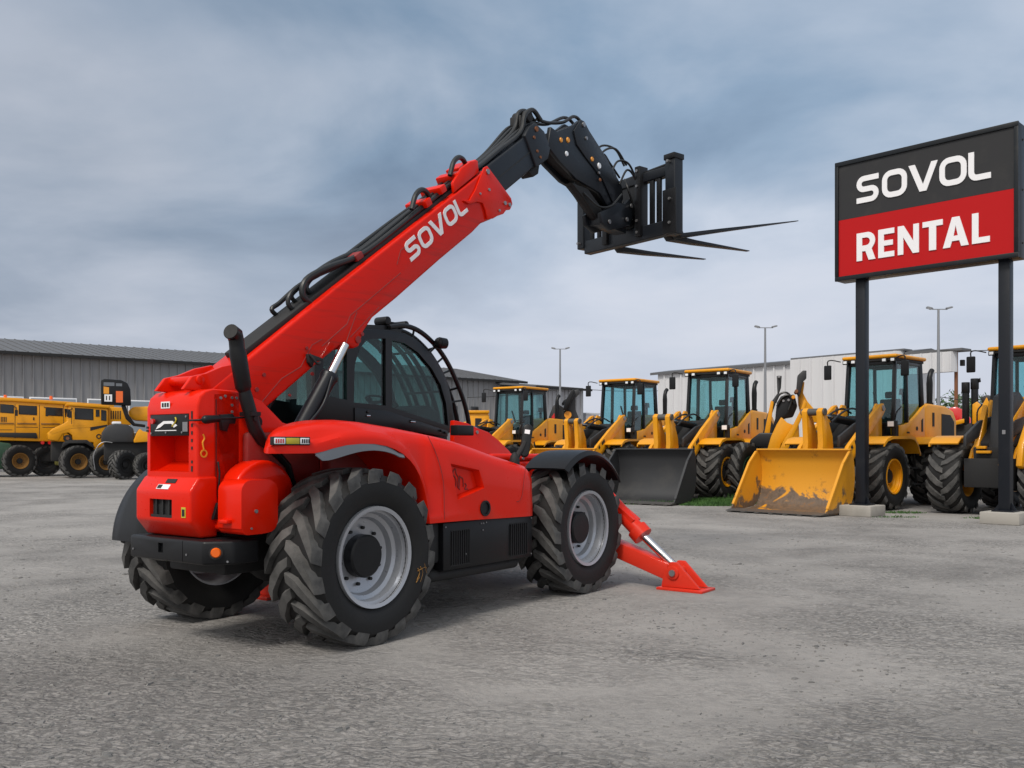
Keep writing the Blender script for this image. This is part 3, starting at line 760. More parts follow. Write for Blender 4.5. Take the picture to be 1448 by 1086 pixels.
mb = MB(); mb.tube([(-.62, .70, 1.36), (-.66, .74, 1.44), (-.52, .76, 1.62), (-.3, .74, 1.68)], .01, 8, 5); mb.build('grab_rail', 'chrome', T)
# near wing mirror
mb = MB(); mb.tube([(2.12, -.90, 1.30), (2.13, -.93, 1.40), (2.19, -.96, 1.50), (2.22, -.97, 1.56)], .028, 10, 4); mb.ball((2.12, -.92, 1.36), (.055, .05, .10), 14)
mr = mb.build('mirror_arm', 'under_black', T)
Mm = Matrix.Translation((2.24, -.97, 1.57)) @ Matrix.Rotation(R(14), 4, 'Y')
mb = MB(); mb.prism(arc(0, .11, .05, 0, 180, 8) + arc(0, -.12, .045, 180, 360, 8), -.03, .03, 'yz', Mm @ Matrix.Rotation(R(35), 4, 'Z')); mb.build('mirror_head', 'black_paint', mr, .012, 3)
mb = MB(); mb.box(-.036, -.031, -.025, .025, .06, .10, Mm @ Matrix.Rotation(R(35), 4, 'Z')); mb.build('mirror_tag', 'white', mr, smooth=False)

# cab
yc0, yc1 = .25, 1.12
prof = [(.66, 1.72), (.66, 2.36), (.95, 2.55), (1.23, 2.635), (1.60, 2.665), (1.86, 2.655), (2.0, 2.62), (2.12, 2.56), (2.25, 2.485), (2.37, 2.39), (2.46, 2.285), (2.535, 2.15), (2.59, 1.99), (2.62, 1.80), (2.60, 1.66)]
cabp = []
side_in = [(1.14, 1.93), (1.15, 2.28), (1.21, 2.44), (1.32, 2.545), (1.55, 2.575), (1.57, 2.575), (1.57, 1.915)]
side_in2 = [(1.66, 1.90), (1.66, 2.565), (1.84, 2.555), (2.05, 2.475), (2.26, 2.325), (2.40, 2.165), (2.49, 1.97), (2.525, 1.735)]
side_in3 = [(.76, 1.98), (.76, 2.32), (.98, 2.47), (1.05, 2.48), (1.05, 1.95)]
frames = []
for y0, y1 in ((yc0, yc0 + .06), (yc1 - .06, yc1)):
    mb = MB(); mb.prism(prof, y0, y1); o = mb.build('cab_frame', 'cab_black', T, .008)
    cs = []
    for q in (side_in, side_in2, side_in3):
        m2 = MB(); m2.prism(inset(q, 1.0), y0 - .1, y1 + .1); cs.append(m2)
    cut(o, cs); frames.append(o)
    for q in (side_in, side_in2, side_in3):
        m2 = MB(); m2.prism(q, y0 + .022, y0 + .030); m2.build('cab_glass', 'cab_glass', o, smooth=False)
mb = MB()
for y in (yc0 - .004,): mb.prism([(1.14, 1.72), (1.14, 1.88), (1.57, 1.865), (2.5, 1.68), (2.5, 1.62)], y - .01, y)
for x, z in ((1.30, 1.845), (1.92, 1.77), (2.38, 1.68), (2.45, 1.66)): mb.cyl((x, yc0 - .014, z), (x, yc0 - .03, z), .014, seg=8)
mb.build('door_skin', 'cab_black', frames[0], .004)
mb = MB(); mb.box(1.28, 1.33, yc0 - .035, yc0 - .014, 1.80, 1.815); mb.box(1.90, 1.97, yc0 - .035, yc0 - .014, 1.755, 1.77); mb.build('door_handle', 'chrome', frames[0], .004)
rows = [[(x, yc0 + .062, z), (x, (yc0 + yc1) / 2, z + .015), (x, yc1 - .062, z)] for x, z in prof[1:6]]
mb = MB(); mb.sheet(rows, -.05); mb.build('cab_roof', 'cab_black', T)
rows = [[(x, yc0 + .062, z - .01), (x, yc1 - .062, z - .01)] for x, z in prof[5:]]
mb = MB(); mb.sheet(rows, -.008); mb.build('windshield', 'cab_glass', T)
mb = MB(); mb.box(.67, .675, yc0 + .062, yc1 - .062, 1.95, 2.34); mb.build('rear_window', 'cab_glass', T, smooth=False)
mb = MB(); mb.box(.64, 2.6, yc0 + .07, yc1 - .07, 1.0, 1.72); mb.build('cab_base', 'under_black', T, .02)
mb = MB(); mb.box(1.15, 1.55, .50, .92, 1.72, 1.86); mb.prism([(1.12, 1.84), (1.24, 1.84), (1.20, 2.28), (1.10, 2.28)], .52, .90); mb.prism([(1.10, 2.29), (1.18, 2.29), (1.17, 2.42), (1.11, 2.42)], .60, .82); mb.build('seat', 'seat_fabric', T, .03, 3)
mb = MB(); mb.lathe([(.012, .17), (0, .182), (-.012, .17), (0, .158)], (0, 0, 0), 28, True); mb.box(-.16, .16, -.012, .012, -.015, .015); mb.cyl((0, 0, 0), (0, -.28, -.03), .025, seg=10)
mb.build('steering_wheel', 'under_black', T, loc=(1.98, .70, 1.98), rot=(R(-70), 0, R(90)))
mb = MB(); mb.prism([(2.1, 1.66), (2.5, 1.66), (2.48, 1.88), (2.25, 1.95), (2.12, 1.9)], .32, 1.04); mb.build('dashboard', 'under_black', T, .03)
mb = MB(); mb.cyl((1.70, .62, 1.72), (1.72, .62, 1.98), .02, .012, 8); mb.ball((1.72, .62, 1.99), .03); mb.build('joystick', 'under_black', T)
# falling object guard: curved bars over roof and windshield
gp = [(1.66, 2.70), (1.85, 2.735), (2.03, 2.725), (2.20, 2.67), (2.37, 2.575), (2.50, 2.47), (2.62, 2.34), (2.74, 2.17), (2.83, 2.02), (2.90, 1.85), (2.94, 1.68)]
ctr = Vector((2.0, 1.9))
for k in range(7):
    y = .29 + .80 * k / 6
    q = gp if k % 2 == 0 else [tuple(ctr + (Vector(p) - ctr) * .965) for p in gp]
    mb = MB(); mb.tube([(x, y, z) for x, z in q], .026, 10, 3); gb = mb.build('guard_bar', 'cab_black', T)
mb = MB()
for i in (1, 4, 7):
    x, z = gp[i]; mb.tube([(x - .02, .29, z - .02), (x - .05, .42, z - .05), (x - .06, .96, z - .06), (x - .02, 1.09, z - .02)], .013, 8)
for i in (2, 4, 5, 6, 8): mb.bar((gp[i][0], .29, gp[i][1]), (prof[min(i + 4, 14)][0], .29, prof[min(i + 4, 14)][1]), .012, .02)
mb.build('guard_tie', 'black_paint', T)
mb = MB(); mb.box(1.62, 1.94, .34, .44, 2.735, 2.77); mb.cyl((1.66, .30, 2.765), (1.66, .46, 2.765), .045, seg=14); mb.cyl((1.93, .30, 2.755), (1.93, .46, 2.755), .038, seg=14); mb.build('lamp_bracket', 'black_paint', T, .008)
mb = MB(); mb.cyl((2.34, .22, 2.60), (2.42, .20, 2.60), .062, .056, 18); mb.ball((2.34, .22, 2.60), (.05, .06, .06), 14); mb.cyl((2.33, .24, 2.60), (2.33, .29, 2.57), .018, seg=8); wl_ = mb.build('work_lamp', 'black_paint', T)
mb = MB(); mb.cyl((2.42, .20, 2.60), (2.426, .1985, 2.60), .048, seg=18); mb.build('lamp_lens', 'lens', wl_)
mb = MB(); mb.cyl((1.30, .36, 2.63), (1.30, .36, 2.70), .035, .02, 12); mb.build('roof_vent', 'black_paint', T)

# lift cylinders
for y, p0, p1, p2 in ((-.285, (.03, 1.66), (.345, 2.115), (.52, 2.385)), (.27, (-.10, 1.62), (.24, 2.07), (.42, 2.30))):
    mb = MB(); a, b_, c_ = [(p[0], y, p[1]) for p in (p0, p1, p2)]
    mb.tube([a, tuple(a[i] * .1 + b_[i] * .9 for i in range(3)), tuple(a[i] * .06 + b_[i] * .94 for i in range(3)), b_], [.072, .072, .08, .08], 20)
    mb.tube([(a[0] + .0, y - .085, a[2] + .03), (a[0] + .16, y - .09, a[2] + .2), (b_[0] - .05, y - .085, b_[2] - .02)], .013, 8, 4)
    lc = mb.build('lift_cylinder', 'boom_black', T, .004)
    mb = MB(); mb.cyl(b_, c_, .036, seg=16); mb.build('cylinder_rod', 'chrome', lc)

# boom: red outer section
by = .20
outl = [(-.78, 1.93), (-.45, 2.178), (.479, 2.872), (1.054, 3.288), (2.30, 4.19), (2.58, 4.40), (2.72, 3.92), (2.52, 3.83), (2.379, 3.711), (1.871, 3.350), (1.24, 2.882), (.94, 2.672), (.83, 2.54), (.775, 2.40), (.70, 2.372), (.60, 2.412), (.54, 2.385), (.277, 2.206), (-.251, 1.819), (-.5, 1.68), (-.80, 1.70)]
mb = MB(); mb.prism(outl, -by, by); boom = mb.build('boom', 'boom_red', T, .022, 3)
u = Vector((.806, 0, .592)); vv = Vector((-.592, 0, .806))
Mb = Matrix(((u.x, 0, vv.x, 0), (0, 1, 0, 0), (u.z, 0, vv.z, 0), (0, 0, 0, 1)))
def bl(x, z): q = Vector((x, 0, z)); return (q.dot(u), q.dot(vv))
# collar plates at the boom mouth
coll = [(2.20, 4.00), (2.30, 4.02), (2.40, 4.15), (2.545, 4.415), (2.60, 4.445), (2.66, 4.41), (3.02, 4.20), (3.045, 4.14), (3.0, 4.07), (2.93, 4.05), (2.88, 4.0), (2.77, 3.955), (2.70, 3.915), (2.60, 3.885), (2.57, 3.97), (2.52, 4.04), (2.42, 4.03), (2.3, 3.98)]
mb = MB(); mb.prism(coll, -by - .022, -by - .001); cp = mb.build('boom_collar', 'red', boom, .007)
mb = MB(); mb.prism(coll, by + .001, by + .022); mb.build('boom_collar', 'red', boom, .007)
mb = MB(); mb.prism([(2.46, 4.30), (2.58, 4.40), (2.66, 4.38), (3.0, 4.17), (2.96, 4.08), (2.72, 3.97), (2.70, 3.92), (2.62, 3.90)], -by + .002, by - .002); mb.build('boom_mouth', 'red', boom, .01)
mb = MB()
for x, z, r in ((2.60, 4.385, .028), (2.62, 4.20, .016), (2.47, 4.125, .012), (2.90, 4.12, .022), (2.985, 4.12, .022), (2.80, 4.02, .014)): mb.cyl((x, -by - .022, z), (x, -by - .034, z), r, seg=14)
mb.build_each('collar_bolt', 'steel', cp)
mb = MB()
for pts in ([(-.30, 1.86), (-.10, 2.06), (.10, 2.17), (.22, 2.36), (.33, 2.42)], [(.33, 2.36), (.62, 2.58), (.66, 2.66), (1.3, 3.13)], [(.60, 2.40), (.74, 2.70)], [(.66, 2.47), (1.02, 2.78)], [(1.25, 3.20), (1.30, 3.34), (2.05, 3.90), (2.1, 3.99)]):
    mb.tube([(x, -by - .0005, z) for x, z in pts], .0045, 5)
mb.build_each('boom_seam', 'dark_red', boom)
mb = MB()
for x, z, r in ((-.28, 2.08, .016), (-.35, 1.96, .018), (.16, 2.33, .014), (.22, 2.12, .016), (.75, 2.455, .032), (.80, 2.51, .018), (-.02, 1.93, .012)): mb.cyl((x, -by, z), (x, -by - .012, z), r, seg=12)
mb.build_each('boom_pin', 'dark_red', boom)
mb = MB(); mb.prism([(.15, 2.28), (.19, 2.28), (.31, 2.255), (.30, 2.235), (.22, 2.225), (.20, 2.17), (.16, 2.21)], -by - .001, -by - .035); mb.tube([(.16, -by - .04, 2.28), (.22, -by - .07, 2.2), (.27, -by - .05, 2.22)], .012, 6, 3); mb.build('boom_latch', 'under_black', boom, .006)
a = bl(1.45, 3.245)
Mt = Mb @ Matrix.Translation((a[0], -by - .001, a[1] + .012)) @ Matrix.Rotation(R(-1.2), 4, 'Y')
word('SOVOL', 1.08, .185, 'square', .006, 'lettering', 'letter_white', boom, Mt)
# rear clevis hump of the boom
mb = MB()
for y in (-.19, .15): mb.prism([(-1.0, 1.93), (-.92, 2.03), (-.80, 2.06), (-.66, 2.12), (-.50, 2.16), (-.40, 2.05), (-.5, 1.9)], y, y + .04)
mb.cyl((-.86, -.21, 2.005), (-.86, .21, 2.005), .035, seg=16); mb.build('boom_clevis', 'red', boom, .01)
# hose tray and hoses on top of the boom
p0, p1 = Vector((-.40, 0, 2.235)), Vector((2.50, 0, 4.345))
mb = MB(); mb.bar(p0 + vv * .006, p1 + vv * .006, .24, .05, up=vv); mb.build('hose_tray', 'under_black', boom, .01)
for k, (y, off, s0) in enumerate(((-.10, .055, .30), (-.055, .075, .26), (-.01, .06, .34), (.04, .08, .30), (.085, .06, .24))):
    pts = []
    b0 = p0 + (p1 - p0) * s0
    pts.append(b0 - u * .22 - vv * .02); pts.append(b0 - u * .26 + vv * .09); pts.append(b0 - u * .15 + vv * (.175 - .02 * k)); pts.append(b0 + u * .12 + vv * (.15 - .01 * k)); pts.append(b0 + u * .45 + vv * (.04 + off * .6))
    for t in (.5, .65, .8, .97): pts.append(p0 + (p1 - p0) * t + vv * (off + .008 * math.sin(9 * t + k)))
    tail = [(2.62, 4.47), (2.95, 4.72), (3.35, 5.02 + .02 * k)] + ([(3.44, 5.24 + .02 * k), (3.60, 5.35), (3.76, 5.28)] if k in (0, 2) else [(3.55, 5.18), (3.78, 5.26)])
    pts += [Vector((x, 0, z)) for x, z in tail]
    mb = MB(); mb.tube([(p.x, y, p.z) for p in pts], .027 if k in (0, 2) else .02, 10, 5); mb.build('hydraulic_hose', 'hose', boom)
for c0 in ((1.55, 3.70), (2.12, 4.16)):
    mb = MB(); x, z = c0; mb.tube([(x - .02, -.13, z + .08), (x + .03, -.13, z + .22), (x + .12, -.12, z + .30), (x + .22, -.10, z + .31), (x + .30, -.08, z + .27)], .026, 10, 5); mb.build('hydraulic_hose', 'hose', boom)
mb = MB()
for x, z in ((1.74, 3.88), (1.96, 4.06), (2.2, 4.25), (2.36, 4.37), (2.46, 4.43)):
    mb.box(-.05, .05, -.17, .10, -.03, .045, Matrix.Translation((x, 0, z)) @ Matrix.Rotation(R(-36), 4, 'Y'))
mb.prism([(2.1, 4.06), (2.5, 4.36), (2.48, 4.48), (2.36, 4.44), (2.22, 4.34), (2.08, 4.16)], -.19, -.15)
mb.build('hose_clamp', 'red', boom, .012)
mb = MB(); mb.box(-.05, .05, -.14, .1, -.01, .05, Matrix.Translation((.85, 0, 3.2)) @ Matrix.Rotation(R(-36), 4, 'Y')); mb.build('hose_clamp', 'dark_red', boom, .01)

# telescopic inner boom, black
mb = MB(); q0, q1 = Vector((2.45, 0, 4.08)), Vector((3.56, 0, 4.885))
d_ = (q1 - q0).normalized(); nv = Vector((-d_.z, 0, d_.x))
def bq(t, hh): p = q0 + d_ * t + nv * hh; return (p.x, p.z)
L1_ = (q1 - q0).length
mb.prism([bq(0, -.165), bq(L1_, -.165), bq(L1_, .185), bq(0, .185)], -.155, .155); ib = mb.build('inner_boom', 'boom_black', T, .022, 3)
mb = MB(); mb.prism([bq(L1_ - .12, -.18), bq(L1_ + .17, -.19), bq(L1_ + .30, -.10), bq(L1_ + .28, .10), bq(L1_ + .16, .25), bq(L1_ + .02, .25), bq(L1_ - .12, .20)], -.175, .175); col_ = mb.build('boom_end_collar', 'boom_black', ib, .015, 3)
mb = MB(); mb.tube([(q0.x + d_.x * t, -.157, q0.z + d_.z * t + nv.z * .01) for t in (.35, .7, 1.1, L1_ - .1)], .004, 5); mb.build('inner_boom_seam', 'under_black', ib)
mb = MB()
for t, hh, r in ((L1_ + .03, .12, .018), (L1_ + .0, -.03, .016), (L1_ + .02, -.11, .016), (L1_ + .13, .18, .03)):
    x, z = bq(t, hh); mb.cyl((x, -.175, z), (x, -.188, z), r, seg=12)
mb.build_each('collar_bolt', 'rust', col_)
mb = MB(); mb.prism([bq(L1_ - .15, -.19), bq(L1_ + .12, -.20), bq(L1_ + .02, -.29), bq(L1_ - .1, -.28)], -.08, .08); mb.build('slide_block', 'under_black', col_, .01)
mb = MB(); mb.box(3.42, 3.74, -.06, .1, 5.10, 5.26, None); mb.cyl((3.55, -.1, 5.27), (3.55, .12, 5.27), .07, seg=14); mb.build('hose_manifold', 'under_black', ib, .02)
# gooseneck head bending down to the carriage
neck = [(3.80, 4.98), (3.86, 5.22), (4.0, 5.20), (4.12, 5.26), (4.34, 5.37), (4.49, 5.475), (4.57, 5.475), (4.67, 5.40), (5.08, 5.165), (5.35, 5.06), (5.49, 4.90), (5.52, 4.76), (5.36, 4.56), (5.20, 4.55), (4.97, 4.70), (4.42, 4.745), (4.06, 4.86)]
mb = MB(); mb.prism(neck, -.175, -.125); nk = mb.build('gooseneck', 'boom_black', T, .008)
mb = MB(); mb.prism(neck, .04, .09); mb.build('gooseneck_plate', 'boom_black', nk, .008)
mb = MB(); mb.prism([(3.9, 4.99), (3.95, 5.15), (4.45, 5.42), (4.6, 5.40), (5.25, 5.03), (5.4, 4.8), (5.3, 4.62), (5.0, 4.755), (4.45, 4.80), (4.1, 4.90)], -.123, .038); mb.build('gooseneck_web', 'under_black', nk, .01)
mb = MB(); mb.prism([(4.33, 5.30), (4.49, 5.48), (4.57, 5.48), (4.68, 5.40), (5.1, 5.17), (5.5, 4.9), (5.53, 4.74), (5.37, 4.54), (5.0, 4.88), (4.6, 5.05), (4.4, 5.15)], -.195, -.176); ck = mb.build('cheek_plate', 'boom_black', nk, .008)
mb = MB()
for x, z, r in ((4.54, 5.43, .03), (4.60, 5.28, .022), (4.90, 4.93, .016)): mb.cyl((x, -.195, z), (x, -.212, z), r, seg=14)
mb.build_each('pivot_bolt', 'steel', ck)
for x, z, r, mt, yy in ((4.07, 5.12, .03, 'decal_orange', -.177), (4.22, 5.16, .034, 'decal_orange', -.177), (4.74, 5.06, .03, 'decal_orange', -.197), (4.19, 4.99, .032, 'lens', -.177), (4.91, 5.02, .04, 'lens', -.197), (4.93, 4.85, .022, 'rust', -.197)):
    mb = MB(); mb.cyl((x, yy, z), (x, yy - .012, z), r, r * .8, 14); mb.build('reflector_disc', mt, nk)
mb = MB(); mb.prism([(4.35, 4.69), (4.72, 4.70), (5.02, 4.55), (5.15, 4.42), (4.95, 4.38), (4.55, 4.60)], -.15, -.03); mb.cyl((4.42, -.09, 4.70), (4.98, -.09, 4.40), .05, seg=14); mb.build('tilt_cylinder', 'under_black', nk, .008)
mb = MB(); mb.prism([(4.86, 4.42), (5.30, 4.64), (5.48, 4.66), (5.62, 4.76), (5.72, 4.70), (5.74, 4.56), (5.60, 4.40), (5.10, 4.24), (4.90, 4.30)], -.25, -.20); mb.prism([(4.86, 4.42), (5.30, 4.64), (5.48, 4.66), (5.62, 4.76), (5.72, 4.70), (5.74, 4.56), (5.60, 4.40), (5.10, 4.24), (4.90, 4.30)], -.02, .03); mb.box(4.95, 5.6, -.2, -.02, 4.30, 4.44); mb.cyl((5.3, -.24, 4.52), (5.3, .02, 4.52), .06, seg=14); mb.box(5.5, 5.85, -.2, .02, 4.44, 4.7)
cb_ = mb.build('coupler', 'boom_black', nk, .01)
mb = MB()
for x, z in ((5.62, 4.66), (5.5, 4.46), (5.05, 4.34)): mb.cyl((x, -.26, z), (x, -.275, z), .028, seg=12)
mb.build_each('coupler_pin', 'steel', cb_)
for k, pts in enumerate(([(3.75, -.05, 5.30), (4.0, -.05, 5.33), (4.3, -.06, 5.42), (4.55, -.06, 5.56), (4.75, -.06, 5.50), (5.05, -.04, 5.24), (5.35, -.02, 5.12)], [(3.8, .03, 5.28), (4.1, .03, 5.36), (4.5, .03, 5.55), (4.8, .03, 5.45), (5.2, .02, 5.15)], [(5.15, 0, 5.12), (5.28, -.05, 5.33), (5.5, -.1, 5.40), (5.75, -.12, 5.25)], [(5.2, .1, 5.1), (5.35, .06, 5.42), (5.65, 0, 5.46), (5.85, -.03, 5.28)], [(5.3, -.15, 5.05), (5.45, -.16, 5.22), (5.62, -.22, 5.22), (5.78, -.25, 5.05)], [(5.55, -.2, 5.0), (5.5, -.28, 4.85), (5.62, -.28, 4.7)], [(5.1, -.02, 5.1), (5.3, -.02, 5.3), (5.42, -.06, 5.2), (5.6, -.1, 5.05)], [(5.4, -.21, 4.9), (5.5, -.27, 5.1), (5.66, -.3, 5.0), (5.72, -.32, 4.7), (5.66, -.3, 4.55)], [(4.6, -.16, 4.62), (4.85, -.22, 4.5), (5.1, -.26, 4.55), (5.35, -.27, 4.75)])):
    mb = MB(); mb.tube(pts, .02 if k < 2 else .014, 8, 6); mb.build('hydraulic_hose', 'hose', nk)

# fork carriage, swung a little to the right
CW = Vector((1.564, 12.30, 0)); cang = math.atan2(.616, .788)
Tm = Matrix.Translation(T.location) @ Matrix.Rotation(math.atan2(.8074, .59), 4, 'Z')
Lm = Tm.inverted() @ (Matrix.Translation(CW) @ Matrix.Rotation(cang, 4, 'Z'))
cg = MB()
cg.box(-.10, .06, -.90, -.735, 4.185, 5.17); cg.box(-.10, .06, .795, .925, 4.28, 5.13)
cg.box(-.08, .05, -.74, .80, 4.20, 4.385); cg.box(-.07, .04, -.74, .80, 4.95, 5.075)
car = cg.build('fork_carriage', 'boom_black', T, .014, 3)
car.matrix_local = Lm
mb = MB(); mb.cyl((-.02, -.80, 5.10), (-.02, .86, 5.03), .028, seg=12); mb.box(-.13, -.10, -.94, -.72, 4.19, 4.75); mb.box(-.12, .07, -.91, -.73, 5.13, 5.20)
mb.build('carriage_shaft', 'black_paint', car, .006)
mb = MB()
mb.box(-.14, .02, -.33, -.24, 4.25, 5.16); mb.box(-.13, .02, .30, .39, 4.25, 5.10); mb.box(-.05, .02, -.24, .30, 4.40, 5.0)
mb.build('mount_plate', 'black_paint', car, .008)
mb = MB()
for y in (-.62, -.50): mb.box(-.06, -.02, y, y + .07, 4.385, 4.95)
for y in (.50, .64): mb.box(-.06, -.02, y, y + .06, 4.385, 4.95)
mb.build_each('backrest_bar', 'black_paint', car, .006)
mb = MB()
for y, z in ((-.82, 5.10), (-.85, 4.62), (-.85, 4.32), (.86, 4.95), (.86, 4.35), (-.285, 5.1), (-.285, 4.9), (-.285, 4.45), (-.285, 4.3), (.345, 4.8)): mb.cyl((-.10, y, z), (-.155, y, z), .018, seg=10)
mb.build_each('carriage_bolt', 'steel', car)
def tine(y, tip, ztip, w0=.13):
    rows = []
    mb = MB()
    prof_ = [(.10, 4.36), (.10, 4.235), (.16, 4.18), (tip * .35, 4.165 + (ztip - 4.165) * .33), (tip, ztip), (tip, ztip + .012), (tip * .35, 4.235 + (ztip - 4.235) * .33), (.2, 4.25), (.165, 4.30), (.165, 4.36)]
    n = len(prof_)
    A, B = [], []
    for x, z in prof_:
        k = 1 if x < tip * .7 else .45
        A.append(mb.bm.verts.new((x, y - w0 / 2 * k, z))); B.append(mb.bm.verts.new((x, y + w0 / 2 * k, z)))
    mb.bm.faces.new(A); mb.bm.faces.new(B[::-1])
    for i in range(n): mb.bm.faces.new((A[i], B[i], B[(i + 1) % n], A[(i + 1) % n]))
    mb.build('fork_tine', 'black_paint', car, .006)
tine(.33, 1.93, 4.30); tine(-.58, 1.78, 4.25); tine(-.72, 2.73, 4.79)

# stabilisers
def stab(x, ysgn, ytip, full=True, par=T):
    s = ysgn; e = abs(ytip)
    mb = MB(); mb.bar((x, s * .35, .62), (x, s * (e - .17), .19), .20, .17); ar = mb.build('stabiliser_arm', 'red', par, .012)
    mb = MB(); mb.cyl((x, s * .55, 1.28), (x, s * (e - .55), .60), .09, .085, 18); mb.bar((x, s * .9, .98), (x, s * 1.28, .70), .16, .05); mb.cyl((x, s * (e - .57), .615), (x, s * (e - .49), .54), .115, seg=18); jb = mb.build('stabiliser_jack', 'red', ar)
    mb = MB(); mb.cyl((x, s * (e - .52), .57), (x, s * (e - .12), .25), .045, seg=16); mb.build('jack_rod', 'chrome', jb)
    mb = MB(); mb.box(x - .17, x + .17, s * (e - .25), s * (e + .27), .004, .035)
    for xx in (x - .11, x + .07): mb.prism([(s * (e - .22), .035), (s * (e - .20), .16), (s * (e - .12), .30), (s * (e - .04), .30), (s * (e + .06), .20), (s * (e + .22), .04)], xx, xx + .04, 'yz')
    mb.cyl((x - .13, s * (e - .08), .19), (x + .13, s * (e - .08), .19), .07, seg=16)
    ft = mb.build('stabiliser_foot', 'red', ar, .008)
    mb = MB(); mb.cyl((x - .15, s * (e - .08), .19), (x + .15, s * (e - .08), .19), .034, seg=14); mb.build('foot_pin', 'steel', ft)
    return ar
stab(3.87, -1, 1.86); stab(3.87, 1, 1.86)
mb = MB(); mb.box(.82, 1.18, 1.12, 1.62, .004, .04)
for xx in (.88, 1.06): mb.prism([(1.14, .04), (1.18, .2), (1.26, .42), (1.36, .40), (1.50, .16), (1.6, .05)], xx, xx + .04, 'yz')
mb.bar((1.0, .45, .62), (1.0, 1.32, .24), .12, .13); mb.build('stabiliser_foot', 'red', T, .008)
# far side hood so the machine is whole from other angles
mb = MB(); mb.box(.70, 2.5, 1.0, 1.12, .88, 1.70); mb.build('cab_step', 'black_paint', T, .03)

# ------------------------------------------------------------------ wheel loaders (x forward, +y their left side)
def make_cab(t, x0, x1, hw, zf, zr, zt, gl='loader_glass', skirt=True):
    """glazed cab: pillars, sills, panes, roof, seat, wheel. x0 rear, x1 front"""
    mb = MB()
    for s in (-1, 1):
        mb.bar((x1 + .12, s * hw, zf - .35), (x1 - .02, s * hw * .96, zt), .09, .11)
        mb.bar((x1 - .62, s * (hw + .01), zf - .3), (x1 - .62, s * hw * .97, zt), .07, .10)
        mb.bar((x0, s * hw, zr - .05), (x0 + .08, s * hw * .96, zt), .08, .13)
        mb.bar((x0 + .04, s * hw * .96, zt - .05), (x1, s * hw * .96, zt - .05), .07, .13)
    mb.bar((x1 - .02, -hw * .96, zt - .06), (x1 - .02, hw * .96, zt - .06), .08, .14)
    mb.bar((x0 + .06, -hw * .96, zt - .06), (x0 + .06, hw * .96, zt - .06), .08, .14)
    mb.bar((x1 + .11, -hw, zf - .28), (x1 + .11, hw, zf - .28), .07, .10)
    fr = mb.build('cab_frame', 'cab_black', t, .012)
    mb = MB(); mb.sheet([[(x1 + .11, -hw + .05, zf - .25), (x1 + .14, 0, zf - .25), (x1 + .11, hw - .05, zf - .25)], [(x1 - .02, -hw + .07, zt - .12), (x1 + .0, 0, zt - .12), (x1 - .02, hw - .07, zt - .12)]], .006); mb.build('windscreen', gl, fr)
    for s in (-1, 1):
        mb = MB(); mb.prism([(x1 - .57, zf - .28), (x1 + .06, zf - .28), (x1 - .04, zt - .11), (x1 - .57, zt - .11)], s * (hw - .02), s * (hw - .014)); mb.build('side_pane', gl, fr, smooth=False)
        mb = MB(); mb.prism([(x0 + .07, zr - .3), (x1 - .66, zf - .28), (x1 - .66, zt - .11), (x0 + .12, zt - .11)], s * (hw - .02), s * (hw - .014)); mb.build('side_pane', gl, fr, smooth=False)
    mb = MB(); mb.box(x0 + .05, x0 + .056, -hw + .06, hw - .06, zr + .02, zt - .12); mb.build('rear_pane', gl, fr, smooth=False)
    mb = MB(); mb.box(x0 - .10, x1 + .16, -hw - .10, hw + .10, zt + .035, zt + .13); rf = mb.build('cab_roof', 'yellow', t, .045, 3)
    mb = MB(); mb.box(x0 - .04, x1 + .12, -hw - .04, hw + .04, zt - .03, zt + .034); mb.build('roof_lining', 'under_black', rf, .01)
    for y in (-hw - .0, -hw + .22, hw - .22, hw + .0):
        mb = MB(); mb.box(x1 + .121, x1 + .165, y - .07, y + .07, zt - .075, zt + .032); wl = mb.build('work_light', 'under_black', t, .012)
        mb = MB(); mb.box(x1 + .166, x1 + .172, y - .045, y + .045, zt - .05, zt + .015); mb.build('lamp_lens', 'lens', wl, smooth=False)
    mb = MB(); mb.box(x0 + .5, x0 + .95, -.28, .28, zr - .55, zr - .36); mb.prism([(x0 + .40, zr - .4), (x0 + .55, zr - .4), (x0 + .50, zr + .22), (x0 + .40, zr + .22)], -.27, .27); mb.prism([(x0 + .41, zr + .24), (x0 + .50, zr + .24), (x0 + .49, zr + .42), (x0 + .42, zr + .42)], -.14, .14); mb.build('seat', 'seat_fabric', t, .04, 3)
    mb = MB(); mb.lathe([(.014, .17), (0, .185), (-.014, .17), (0, .155)], (0, 0, 0), 24, True); mb.box(-.16, .16, -.012, .012, -.015, .015); mb.cyl((0, 0, 0), (0, -.5, 0), .03, seg=8)
    mb.build('steering_wheel', 'under_black', t, loc=(x1 - .38, 0, zf + .12), rot=(R(-62), 0, R(90)))
    mb = MB(); mb.prism([(x1 - .3, zf - .6), (x1 + .02, zf - .6), (x1 + .02, zf - .1), (x1 - .2, zf + .02), (x1 - .3, zf - .05)], -hw * .6, hw * .6); mb.build('dashboard', 'under_black', t, .03)
    mb = MB(); mb.box(x0 - .0, x1 + .08, -hw + .03, hw - .03, zf - .75, zf - .55); mb.build('cab_floor', 'under_black', t)
    return fr
def mirror(t, x, y, z, s):
    mb = MB(); mb.tube([(x - .08, y - s * .30, z + .10), (x + .02, y - s * .1, z + .15), (x + .04, y, z + .12), (x + .04, y, z)], .016, 6, 4); a = mb.build('mirror_arm', 'under_black', t)
    mb = MB(); mb.box(x + .01, x + .07, y - .10, y + .10, z - .36, z + .02); mb.build('mirror_head', 'black_paint', a, .025, 3)
